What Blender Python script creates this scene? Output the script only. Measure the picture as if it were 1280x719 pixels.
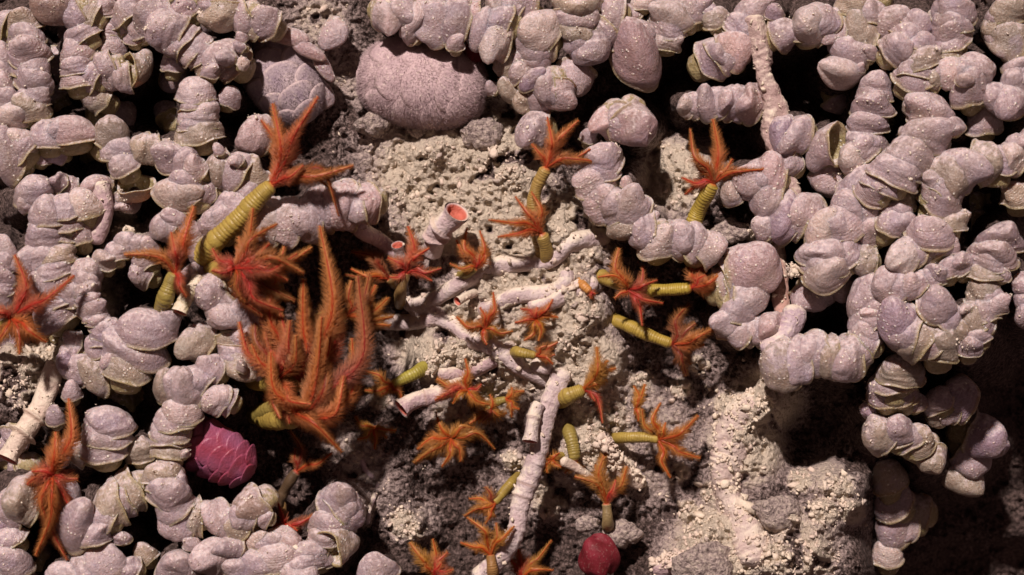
import bpy, math, random
import numpy as np
from mathutils import Vector, Matrix

for o in list(bpy.data.objects):
    bpy.data.objects.remove(o, do_unlink=True)
S = bpy.context.scene
C = S.collection
R = math.radians

# ------------------------------------------------------------------ camera, water light, lamp, exposure
D = 2400.0                                   # distance camera to the zero plane of the wall, in mm
MM = 0.001
cam_d = bpy.data.cameras.new('camera')
cam = bpy.data.objects.new('camera', cam_d); C.objects.link(cam)
cam.location = (0, -D * MM, 0)
cam.rotation_euler = (R(90), 0, 0)
cam_d.sensor_width = 36.0
cam_d.lens = 36.0 * D / 1280.0
cam_d.clip_start = 0.05
cam_d.clip_end = 100
cam_d.dof.use_dof = True
cam_d.dof.focus_distance = (D - 45) * MM
cam_d.dof.aperture_fstop = 2.6
S.camera = cam

world = bpy.data.worlds.new('World'); S.world = world
world.use_nodes = True
wb = world.node_tree.nodes['Background']
wb.inputs[0].default_value = (0.72, 0.44, 0.42, 1)     # lamp light scattered back by dark deep water
wb.inputs[1].default_value = 0.12

sun_d = bpy.data.lights.new('sun', 'SUN')
sun_d.energy = 5.0
sun_d.angle = R(2.5)
sun_d.color = (1.0, 0.86, 0.82)
sun = bpy.data.objects.new('sun', sun_d); C.objects.link(sun)
sun.location = (-0.8, -2, 2)
sun.rotation_euler = Vector((0.22, 0.79, -0.57)).to_track_quat('-Z', 'Y').to_euler()

S.render.engine = 'CYCLES'
S.view_settings.view_transform = 'Standard'
S.view_settings.look = 'None'
S.view_settings.exposure = 0.0
S.view_settings.gamma = 1.0

rng = np.random.default_rng(7)
random.seed(7)

# ------------------------------------------------------------------ helpers
def at(p):
    """(pixel x, pixel y, mm in front of the wall plane) -> world; p is (...,3)"""
    p = np.asarray(p, float)
    k = (D - p[..., 2]) / D
    return np.stack([(p[..., 0] - 640.0) * k, -p[..., 2], (359.5 - p[..., 1]) * k], -1) * MM

def nrm(v):
    return v / (np.linalg.norm(v, axis=-1, keepdims=True) + 1e-9)

def catmull(P, n):
    P = np.asarray(P, float)
    if len(P) == 2:
        t = np.linspace(0, 1, n)[:, None]
        return P[0] * (1 - t) + P[1] * t
    Q = np.vstack([2 * P[0] - P[1], P, 2 * P[-1] - P[-2]])
    seg = len(P) - 1
    out = []
    for u in np.linspace(0, seg - 1e-6, n):
        i = int(u); t = u - i
        a, b, c, d = Q[i], Q[i + 1], Q[i + 2], Q[i + 3]
        out.append(0.5 * ((2 * b) + (c - a) * t + (2 * a - 5 * b + 4 * c - d) * t * t + (3 * b - a - 3 * c + d) * t ** 3))
    return np.array(out)

def frames(path):
    T = nrm(np.gradient(path, axis=0))
    up = np.array([0.0, 0.0, 1.0])
    if abs(T[0] @ up) > 0.9: up = np.array([0.0, 1.0, 0.0])
    N = np.zeros_like(T)
    n = np.cross(T[0], up); n /= np.linalg.norm(n)
    for i in range(len(T)):
        n = n - (n @ T[i]) * T[i]; n = n / np.linalg.norm(n); N[i] = n
    return T, N, np.cross(T, N)

def hash2(ix, iy, s):
    h = (ix.astype(np.int64) * 374761393 + iy.astype(np.int64) * 668265263 + s * 1274126177) & 0x7fffffff
    h = ((h ^ (h >> 13)) * 1274126177) & 0x7fffffff
    h = (h ^ (h >> 16)) & 0x7fffffff
    return (h % 100003) / 100003.0

def vnoise(x, y, s):
    ix, iy = np.floor(x), np.floor(y)
    fx, fy = x - ix, y - iy
    fx = fx * fx * (3 - 2 * fx); fy = fy * fy * (3 - 2 * fy)
    a = hash2(ix, iy, s); b = hash2(ix + 1, iy, s); c = hash2(ix, iy + 1, s); d = hash2(ix + 1, iy + 1, s)
    return (a * (1 - fx) + b * fx) * (1 - fy) + (c * (1 - fx) + d * fx) * fy

def fbm(x, y, s, o=4):
    r = 0; a = 0.5
    for k in range(o):
        r = r + a * vnoise(x * 2 ** k + 17.3 * k, y * 2 ** k - 9.1 * k, s + k); a *= 0.5
    return r

def worley(x, y, s):
    ix, iy = np.floor(x), np.floor(y)
    best = np.full(x.shape, 9.0)
    for dx in (-1, 0, 1):
        for dy in (-1, 0, 1):
            cx, cy = ix + dx, iy + dy
            px = cx + hash2(cx, cy, s); py = cy + hash2(cx, cy, s + 91)
            best = np.minimum(best, (x - px) ** 2 + (y - py) ** 2)
    return np.sqrt(best)

def make_mesh(name, V, F, col=None, smooth=True):
    me = bpy.data.meshes.new(name)
    V = np.asarray(V, np.float32)
    me.vertices.add(len(V)); me.vertices.foreach_set('co', V.ravel())
    if isinstance(F, np.ndarray):
        lens = np.full(len(F), F.shape[1], np.int32); flat = F.ravel().astype(np.int32)
    else:
        lens = np.array([len(f) for f in F], np.int32)
        flat = np.fromiter((i for f in F for i in f), np.int32)
    me.loops.add(len(flat)); me.loops.foreach_set('vertex_index', flat)
    me.polygons.add(len(lens))
    st = np.concatenate([[0], np.cumsum(lens)[:-1]]).astype(np.int32)
    me.polygons.foreach_set('loop_start', st)
    me.polygons.foreach_set('loop_total', lens)
    me.update(calc_edges=True)
    me.polygons.foreach_set('use_smooth', np.full(len(lens), smooth))
    if col is not None:
        a = me.color_attributes.new('Col', 'FLOAT_COLOR', 'POINT')
        c = np.ones((len(V), 4), np.float32); c[:, :col.shape[1]] = col
        a.data.foreach_set('color', c.ravel())
    me.validate()
    return me

def obj(name, me, mat=None, parent=None, loc=None, tint=None):
    o = bpy.data.objects.new(name, me); C.objects.link(o)
    if me is not None and mat is not None and not me.materials: me.materials.append(mat)
    if parent is not None: o.parent = parent
    if loc is not None: o.location = loc
    if tint is not None: o.color = (*tint, 1)
    return o

def tag(o, label, cat, group=None):
    o['label'] = label; o['category'] = cat
    if group: o['group'] = group
    return o

def empty(name, loc):
    o = bpy.data.objects.new(name, None); C.objects.link(o); o.location = loc
    o.empty_display_size = 0.02
    return o

class Geo:
    def __init__(s): s.V = []; s.F = []; s.K = []; s.n = 0
    def add(s, V, F, K=None):
        V = np.asarray(V, float)
        s.V.append(V); s.F.extend([tuple(int(i) + s.n for i in f) for f in F])
        s.K.append(np.zeros((len(V), 3)) if K is None else np.broadcast_to(np.asarray(K, float), (len(V), 3)))
        s.n += len(V)
    def mesh(s, name, origin, mat):
        V = at(np.vstack(s.V)) - np.asarray(origin)
        me = make_mesh(name, V, s.F, np.vstack(s.K)); me.materials.append(mat)
        return me

def qa(P):          # pixel triple -> right-handed working space (y up)
    P = np.array(P, float); P[..., 1] *= -1; return P

def sweep(path, rad, seg=12, cap0=True, cap1=True, flat=1.0):
    """path in working space (y up). returns verts (pixel space), faces, t values"""
    T, N, B = frames(path)
    n = len(path)
    rad = np.broadcast_to(np.asarray(rad, float), (n,)) if np.ndim(rad) < 2 else rad
    a = np.linspace(0, 2 * np.pi, seg, endpoint=False)
    ca, sa = np.cos(a), np.sin(a)
    rr = rad if np.ndim(rad) == 2 else np.repeat(rad[:, None], seg, 1)
    V = path[:, None, :] + rr[..., None] * (ca[None, :, None] * N[:, None, :] + flat * sa[None, :, None] * B[:, None, :])
    V = V.reshape(-1, 3)
    F = []
    for i in range(n - 1):
        for j in range(seg):
            k = (j + 1) % seg
            F.append((i * seg + j, i * seg + k, (i + 1) * seg + k, (i + 1) * seg + j))
    tt = np.repeat(np.linspace(0, 1, n), seg)
    if cap0:
        V = np.vstack([V, path[0]]); c = len(V) - 1; tt = np.append(tt, 0)
        F += [(c, (j + 1) % seg, j) for j in range(seg)]
    if cap1:
        V = np.vstack([V, path[-1]]); c = len(V) - 1; tt = np.append(tt, 1); b = (n - 1) * seg
        F += [(c, b + j, b + (j + 1) % seg) for j in range(seg)]
    V = V.copy(); V[:, 1] *= -1
    F = [tuple(f) for f in F]
    return V, F, tt

# ------------------------------------------------------------------ materials
def new_mat(name):
    m = bpy.data.materials.new(name); m.use_nodes = True
    nt = m.node_tree; b = nt.nodes['Principled BSDF']
    return m, nt, b

def nd(nt, typ, **kw):
    n = nt.nodes.new(typ)
    for k, v in kw.items():
        if k.startswith('i_'):
            key = k[2:]
            key = int(key) if key.isdigit() else key.replace('_', ' ')
            n.inputs[key].default_value = v
        else: setattr(n, k, v)
    return n

def mixc(nt, fac, a, b, blend='MIX'):
    n = nt.nodes.new('ShaderNodeMix'); n.data_type = 'RGBA'; n.blend_type = blend
    for sock, v in ((n.inputs[0], fac), (n.inputs[6], a), (n.inputs[7], b)):
        if hasattr(v, 'links') or isinstance(v, bpy.types.NodeSocket): nt.links.new(v, sock)
        else: sock.default_value = v if not isinstance(v, tuple) or len(v) == 4 else (*v, 1)
    return n.outputs[2]

def ramp(nt, src, stops, interp='LINEAR'):
    n = nt.nodes.new('ShaderNodeValToRGB'); n.color_ramp.interpolation = interp
    e = n.color_ramp.elements
    while len(e) < len(stops): e.new(0.5)
    for i, (p, c) in enumerate(stops):
        e[i].position = p; e[i].color = (*c, 1) if len(c) == 3 else c
    nt.links.new(src, n.inputs[0])
    return n.outputs[0]

def math_n(nt, op, a, b=None):
    n = nt.nodes.new('ShaderNodeMath'); n.operation = op
    for i, v in enumerate((a, b)):
        if v is None: continue
        if isinstance(v, bpy.types.NodeSocket): nt.links.new(v, n.inputs[i])
        else: n.inputs[i].default_value = v
    return n.outputs[0]

def bump(nt, h, dist, strength=1.0, normal=None):
    n = nt.nodes.new('ShaderNodeBump'); n.inputs['Distance'].default_value = dist
    n.inputs['Strength'].default_value = strength
    nt.links.new(h, n.inputs['Height'])
    if normal is not None: nt.links.new(normal, n.inputs['Normal'])
    return n.outputs[0]

def shell_material():
    m, nt, b = new_mat('limpet_shell'); L = nt.links.new
    geo = nd(nt, 'ShaderNodeNewGeometry'); oi = nd(nt, 'ShaderNodeObjectInfo')
    att = nd(nt, 'ShaderNodeAttribute', attribute_name='Col')
    sep = nd(nt, 'ShaderNodeSeparateColor'); L(att.outputs['Color'], sep.inputs[0])
    pos = geo.outputs['Position']
    n1 = nd(nt, 'ShaderNodeTexNoise', i_Scale=38.0, i_Detail=4.0); L(pos, n1.inputs['Vector'])
    n2 = nd(nt, 'ShaderNodeTexNoise', i_Scale=330.0, i_Detail=3.0, i_Roughness=0.7); L(pos, n2.inputs['Vector'])
    n3 = nd(nt, 'ShaderNodeTexNoise', i_Scale=150.0, i_Detail=3.0); L(pos, n3.inputs['Vector'])
    vo = nd(nt, 'ShaderNodeTexVoronoi', i_Scale=150.0); L(pos, vo.inputs['Vector'])
    base = mixc(nt, ramp(nt, n1.outputs['Fac'], [(0.3, (0, 0, 0)), (0.75, (1, 1, 1))]), oi.outputs['Color'],
                mixc(nt, 1.0, oi.outputs['Color'], (1.16, 1.05, 0.98, 1), 'MULTIPLY'))
    rnd = ramp(nt, oi.outputs['Random'], [(0, (0.80, 0.76, 0.78)), (0.5, (1, 1, 1)), (1, (1.08, 1.04, 0.99))])
    base = mixc(nt, 1.0, base, rnd, 'MULTIPLY')
    n4 = nd(nt, 'ShaderNodeTexNoise', i_Scale=26.0, i_Detail=5.0, i_Roughness=0.65); L(pos, n4.inputs['Vector'])
    base = mixc(nt, ramp(nt, n4.outputs['Fac'], [(0.50, (0, 0, 0)), (0.68, (0.65, 0.65, 0.65))]), base, (0.27, 0.195, 0.15, 1))      # brownish film
    base = mixc(nt, ramp(nt, n4.outputs['Fac'], [(0.30, (0.45, 0.45, 0.45)), (0.44, (0, 0, 0))]), base, (0.40, 0.31, 0.40, 1))   # mauve bare shell
    # olive margin and skirt
    olive = mixc(nt, n3.outputs['Fac'], (0.28, 0.215, 0.105, 1), (0.45, 0.37, 0.19, 1))
    wob = math_n(nt, 'ADD', sep.outputs['Red'], math_n(nt, 'MULTIPLY', math_n(nt, 'SUBTRACT', n1.outputs['Fac'], 0.5), 0.55))
    base = mixc(nt, ramp(nt, wob, [(0.35, (0, 0, 0)), (0.8, (1, 1, 1))]), base, olive)
    # settled pale dust on upward faces, in patches, strengthened to paint in highlights
    sn = nd(nt, 'ShaderNodeSeparateXYZ'); L(geo.outputs['Normal'], sn.inputs[0])
    up = math_n(nt, 'ADD', math_n(nt, 'MULTIPLY', sn.outputs['Z'], 0.40), n3.outputs['Fac'])
    dust = ramp(nt, up, [(0.60, (0, 0, 0)), (0.86, (0.8, 0.8, 0.8))])
    base = mixc(nt, dust, base, (0.67, 0.56, 0.545, 1))
    # grains
    sp = ramp(nt, vo.outputs['Distance'], [(0.13, (1, 1, 1)), (0.28, (0, 0, 0))])
    gate = ramp(nt, n1.outputs['Fac'], [(0.46, (0, 0, 0)), (0.60, (1, 1, 1))])
    spk = math_n(nt, 'MULTIPLY', sp, gate)
    base = mixc(nt, spk, base, (0.86, 0.77, 0.66, 1))
    mot = ramp(nt, n2.outputs['Fac'], [(0.32, (0.74, 0.72, 0.72)), (0.66, (1.14, 1.14, 1.14))])
    base = mixc(nt, 1.0, base, mot, 'MULTIPLY')
    L(base, b.inputs['Base Color'])
    # growth lines + granular relief
    gl = math_n(nt, 'SINE', math_n(nt, 'MULTIPLY', math_n(nt, 'ADD', sep.outputs['Green'], math_n(nt, 'MULTIPLY', n1.outputs['Fac'], 0.10)), 75.0))
    glm = math_n(nt, 'MULTIPLY', gl, ramp(nt, oi.outputs['Random'], [(0.4, (0.0, 0.0, 0.0)), (1.0, (0.22, 0.22, 0.22))]))
    h = math_n(nt, 'ADD', glm, math_n(nt, 'MULTIPLY', n2.outputs['Fac'], 3.2))
    h = math_n(nt, 'ADD', h, math_n(nt, 'MULTIPLY', n3.outputs['Fac'], 2.4))
    h = math_n(nt, 'ADD', h, math_n(nt, 'MULTIPLY', spk, 2.6))
    L(bump(nt, h, 0.0007, 0.8), b.inputs['Normal'])
    b.inputs['Roughness'].default_value = 0.32
    b.inputs['Specular IOR Level'].default_value = 0.5
    b.inputs['Subsurface Weight'].default_value = 0.45
    b.inputs['Subsurface Scale'].default_value = 0.009
    b.inputs['Subsurface Radius'].default_value = (1.0, 0.62, 0.45)
    return m

def rock_material():
    m, nt, b = new_mat('sulphide_rock_and_sediment'); L = nt.links.new
    geo = nd(nt, 'ShaderNodeNewGeometry'); pos = geo.outputs['Position']
    att = nd(nt, 'ShaderNodeAttribute', attribute_name='Col')
    sep = nd(nt, 'ShaderNodeSeparateColor'); L(att.outputs['Color'], sep.inputs[0])
    n1 = nd(nt, 'ShaderNodeTexNoise', i_Scale=30.0, i_Detail=5.0); L(pos, n1.inputs['Vector'])
    n2 = nd(nt, 'ShaderNodeTexNoise', i_Scale=210.0, i_Detail=4.0, i_Roughness=0.75); L(pos, n2.inputs['Vector'])
    vo = nd(nt, 'ShaderNodeTexVoronoi', i_Scale=170.0); L(pos, vo.inputs['Vector'])
    dark = mixc(nt, ramp(nt, n2.outputs['Fac'], [(0.42, (0, 0, 0)), (0.62, (1, 1, 1))]), (0.036, 0.023, 0.018, 1), (0.24, 0.165, 0.145, 1))
    dark = mixc(nt, ramp(nt, n1.outputs['Fac'], [(0.48, (0, 0, 0)), (0.72, (0.5, 0.5, 0.5))]), dark, (0.11, 0.075, 0.07, 1))
    grey = mixc(nt, n2.outputs['Fac'], (0.36, 0.27, 0.25, 1), (0.58, 0.46, 0.42, 1))
    crm = mixc(nt, n2.outputs['Fac'], (0.58, 0.47, 0.36, 1), (0.84, 0.725, 0.57, 1))
    f1 = math_n(nt, 'ADD', sep.outputs['Red'], math_n(nt, 'MULTIPLY', math_n(nt, 'SUBTRACT', n2.outputs['Fac'], 0.5), 1.0))
    c = mixc(nt, ramp(nt, f1, [(0.22, (0, 0, 0)), (0.5, (1, 1, 1))]), dark, grey)
    c = mixc(nt, ramp(nt, f1, [(0.45, (0, 0, 0)), (0.75, (1, 1, 1))]), c, crm)
    L(c, b.inputs['Base Color'])
    h = math_n(nt, 'ADD', math_n(nt, 'MULTIPLY', n2.outputs['Fac'], 1.6), math_n(nt, 'MULTIPLY', vo.outputs['Distance'], -0.9))
    L(bump(nt, h, 0.005, 1.0), b.inputs['Normal'])
    b.inputs['Roughness'].default_value = 0.85
    b.inputs['Specular IOR Level'].default_value = 0.2
    return m

def crumb_material(name, ca, cb):
    m, nt, b = new_mat(name); L = nt.links.new
    geo = nd(nt, 'ShaderNodeNewGeometry'); pos = geo.outputs['Position']
    n2 = nd(nt, 'ShaderNodeTexNoise', i_Scale=260.0, i_Detail=3.0, i_Roughness=0.7); L(pos, n2.inputs['Vector'])
    n1 = nd(nt, 'ShaderNodeTexNoise', i_Scale=22.0, i_Detail=3.0); L(pos, n1.inputs['Vector'])
    att = nd(nt, 'ShaderNodeAttribute', attribute_name='Col')
    sep = nd(nt, 'ShaderNodeSeparateColor'); L(att.outputs['Color'], sep.inputs[0])
    c = mixc(nt, n2.outputs['Fac'], ca, cb)
    c = mixc(nt, ramp(nt, n1.outputs['Fac'], [(0.4, (0, 0, 0)), (0.65, (0.8, 0.8, 0.8))]), c, mixc(nt, 1.0, c, (0.86, 0.80, 0.86, 1), 'MULTIPLY'))
    c = mixc(nt, sep.outputs['Red'], c, mixc(nt, n2.outputs['Fac'], (0.12, 0.09, 0.09, 1), (0.34, 0.27, 0.28, 1)))
    L(c, b.inputs['Base Color'])
    L(bump(nt, n2.outputs['Fac'], 0.002, 0.9), b.inputs['Normal'])
    b.inputs['Roughness'].default_value = 0.9
    b.inputs['Specular IOR Level'].default_value = 0.15
    return m

def tube_material():
    m, nt, b = new_mat('worm_tube_chitin'); L = nt.links.new
    geo = nd(nt, 'ShaderNodeNewGeometry'); pos = geo.outputs['Position']; oi = nd(nt, 'ShaderNodeObjectInfo')
    att = nd(nt, 'ShaderNodeAttribute', attribute_name='Col')
    sep = nd(nt, 'ShaderNodeSeparateColor'); L(att.outputs['Color'], sep.inputs[0])
    n1 = nd(nt, 'ShaderNodeTexNoise', i_Scale=45.0, i_Detail=5.0); L(pos, n1.inputs['Vector'])
    n2 = nd(nt, 'ShaderNodeTexNoise', i_Scale=260.0, i_Detail=3.0); L(pos, n2.inputs['Vector'])
    c = mixc(nt, ramp(nt, n1.outputs['Fac'], [(0.35, (0, 0, 0)), (0.65, (1, 1, 1))]), mixc(nt, 1.0, oi.outputs['Color'], (0.84, 0.76, 0.78, 1), 'MULTIPLY'), oi.outputs['Color'])
    c = mixc(nt, ramp(nt, n2.outputs['Fac'], [(0.58, (0, 0, 0)), (0.72, (0.6, 0.6, 0.6))]), c, (0.70, 0.60, 0.48, 1))
    c = mixc(nt, ramp(nt, n2.outputs['Fac'], [(0.30, (0.55, 0.55, 0.55)), (0.40, (0, 0, 0))]), c, (0.26, 0.19, 0.17, 1))
    sn = nd(nt, 'ShaderNodeSeparateXYZ'); L(geo.outputs['Normal'], sn.inputs[0])
    up = math_n(nt, 'ADD', math_n(nt, 'MULTIPLY', sn.outputs['Z'], 0.30), math_n(nt, 'ADD', math_n(nt, 'MULTIPLY', n1.outputs['Fac'], 0.7), math_n(nt, 'MULTIPLY', n2.outputs['Fac'], 0.3)))
    c = mixc(nt, ramp(nt, up, [(0.52, (0, 0, 0)), (0.74, (0.9, 0.9, 0.9))]), c, (0.70, 0.60, 0.47, 1))
    c = mixc(nt, sep.outputs['Blue'], c, (0.50, 0.13, 0.085, 1))       # red flesh inside the mouth
    c = mixc(nt, sep.outputs['Green'], c, (0.34, 0.20, 0.13, 1))      # brown collars
    L(c, b.inputs['Base Color'])
    L(bump(nt, math_n(nt, 'ADD', n2.outputs['Fac'], math_n(nt, 'MULTIPLY', n1.outputs['Fac'], 2.0)), 0.0022, 0.9), b.inputs['Normal'])
    b.inputs['Roughness'].default_value = 0.6
    b.inputs['Specular IOR Level'].default_value = 0.3
    return m

def gill_material():
    m, nt, b = new_mat('worm_gill'); L = nt.links.new
    att = nd(nt, 'ShaderNodeAttribute', attribute_name='Col')
    sep = nd(nt, 'ShaderNodeSeparateColor'); L(att.outputs['Color'], sep.inputs[0])
    oi = nd(nt, 'ShaderNodeObjectInfo')
    geo = nd(nt, 'ShaderNodeNewGeometry')
    n1 = nd(nt, 'ShaderNodeTexNoise', i_Scale=70.0, i_Detail=3.0); L(geo.outputs['Position'], n1.inputs['Vector'])
    red = mixc(nt, 1.0, oi.outputs['Color'], (0.90, 0.38, 0.42, 1), 'MULTIPLY')
    edge = mixc(nt, 0.35, oi.outputs['Color'], (0.80, 0.48, 0.22, 1))
    f = math_n(nt, 'ADD', sep.outputs['Red'], math_n(nt, 'MULTIPLY', math_n(nt, 'SUBTRACT', n1.outputs['Fac'], 0.5), 0.5))
    c = mixc(nt, ramp(nt, f, [(0.05, (0, 0, 0)), (0.4, (1, 1, 1))]), red, oi.outputs['Color'])
    c = mixc(nt, ramp(nt, f, [(0.5, (0, 0, 0)), (1.0, (1, 1, 1))]), c, edge)
    c = mixc(nt, ramp(nt, sep.outputs['Green'], [(0.45, (0, 0, 0)), (1.0, (0.6, 0.6, 0.6))]), c, (0.74, 0.36, 0.11, 1))
    L(c, b.inputs['Base Color'])
    b.inputs['Roughness'].default_value = 0.42
    b.inputs['Specular IOR Level'].default_value = 0.35
    tr = nd(nt, 'ShaderNodeBsdfTranslucent'); L(c, tr.inputs['Color'])
    mx = nd(nt, 'ShaderNodeMixShader'); mx.inputs[0].default_value = 0.45
    out = nt.nodes['Material Output']
    L(b.outputs[0], mx.inputs[1]); L(tr.outputs[0], mx.inputs[2])
    tp = nd(nt, 'ShaderNodeBsdfTransparent'); mx2 = nd(nt, 'ShaderNodeMixShader')
    L(math_n(nt, 'MULTIPLY', sep.outputs['Blue'], 0.30), mx2.inputs[0]); L(mx.outputs[0], mx2.inputs[1]); L(tp.outputs[0], mx2.inputs[2])
    L(mx2.outputs[0], out.inputs['Surface'])
    return m

def body_material():
    m, nt, b = new_mat('worm_skin'); L = nt.links.new
    att = nd(nt, 'ShaderNodeAttribute', attribute_name='Col')
    sep = nd(nt, 'ShaderNodeSeparateColor'); L(att.outputs['Color'], sep.inputs[0])
    oi = nd(nt, 'ShaderNodeObjectInfo')
    geo = nd(nt, 'ShaderNodeNewGeometry')
    n1 = nd(nt, 'ShaderNodeTexNoise', i_Scale=120.0, i_Detail=3.0); L(geo.outputs['Position'], n1.inputs['Vector'])
    c = mixc(nt, n1.outputs['Fac'], mixc(nt, 1.0, oi.outputs['Color'], (0.55, 0.50, 0.5, 1), 'MULTIPLY'), mixc(nt, 1.0, oi.outputs['Color'], (1.15, 1.12, 1.1, 1), 'MULTIPLY'))
    c = mixc(nt, math_n(nt, 'MULTIPLY', sep.outputs['Red'], 0.7), c, mixc(nt, 1.0, oi.outputs['Color'], (0.50, 0.36, 0.28, 1), 'MULTIPLY'))   # shading painted into the ring grooves
    c = mixc(nt, sep.outputs['Blue'], c, (0.50, 0.06, 0.03, 1))       # red head end
    L(c, b.inputs['Base Color'])
    n2 = nd(nt, 'ShaderNodeTexNoise', i_Scale=300.0, i_Detail=2.0); L(geo.outputs['Position'], n2.inputs['Vector'])
    L(bump(nt, n2.outputs['Fac'], 0.0015, 0.6), b.inputs['Normal'])
    b.inputs['Roughness'].default_value = 0.42
    b.inputs['Specular IOR Level'].default_value = 0.35
    return m

def flesh_material(name, col, col2, rough=0.5, spec=0.3, speck=0.0, nscale=60.0, rim=0.6):
    m, nt, b = new_mat(name); L = nt.links.new
    geo = nd(nt, 'ShaderNodeNewGeometry'); pos = geo.outputs['Position']
    att = nd(nt, 'ShaderNodeAttribute', attribute_name='Col')
    sep = nd(nt, 'ShaderNodeSeparateColor'); L(att.outputs['Color'], sep.inputs[0])
    n1 = nd(nt, 'ShaderNodeTexNoise', i_Scale=nscale, i_Detail=5.0); L(pos, n1.inputs['Vector'])
    n2 = nd(nt, 'ShaderNodeTexNoise', i_Scale=320.0, i_Detail=3.0); L(pos, n2.inputs['Vector'])
    c = mixc(nt, ramp(nt, n1.outputs['Fac'], [(0.35, (0, 0, 0)), (0.65, (1, 1, 1))]), col, col2)
    c = mixc(nt, math_n(nt, 'MULTIPLY', sep.outputs['Red'], rim), c, mixc(nt, 0.5, col2, (0.8, 0.6, 0.52, 1)))     # paler scale edge
    if speck:
        c = mixc(nt, ramp(nt, n2.outputs['Fac'], [(0.58, (0, 0, 0)), (0.72, (speck, speck, speck))]), c, (0.72, 0.62, 0.52, 1))
    L(c, b.inputs['Base Color'])
    L(bump(nt, n2.outputs['Fac'], 0.0014, 0.7), b.inputs['Normal'])
    b.inputs['Roughness'].default_value = rough
    b.inputs['Specular IOR Level'].default_value = spec
    return m

M_SHELL = shell_material(); M_ROCK = rock_material(); M_TUBE = tube_material()
M_GILL = gill_material(); M_BODY = body_material()
M_CRUMB = crumb_material('sediment_crumb', (0.58, 0.47, 0.36, 1), (0.84, 0.725, 0.57, 1))
M_DUST = crumb_material('shell_dust', (0.70, 0.60, 0.46, 1), (0.85, 0.76, 0.62, 1))

TINT = {'l': (0.365, 0.29, 0.305), 'p': (0.435, 0.355, 0.365), 'o': (0.335, 0.28, 0.225), 'b': (0.31, 0.22, 0.18),
        'k': (0.415, 0.30, 0.30), 'v': (0.32, 0.245, 0.30), 'c': (0.47, 0.395, 0.37)}
TWORD = {'l': 'lilac-grey', 'p': 'pale lilac', 'o': 'olive-tinged', 'b': 'brownish', 'k': 'pinkish', 'v': 'purplish', 'c': 'cream-dusted'}

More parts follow.
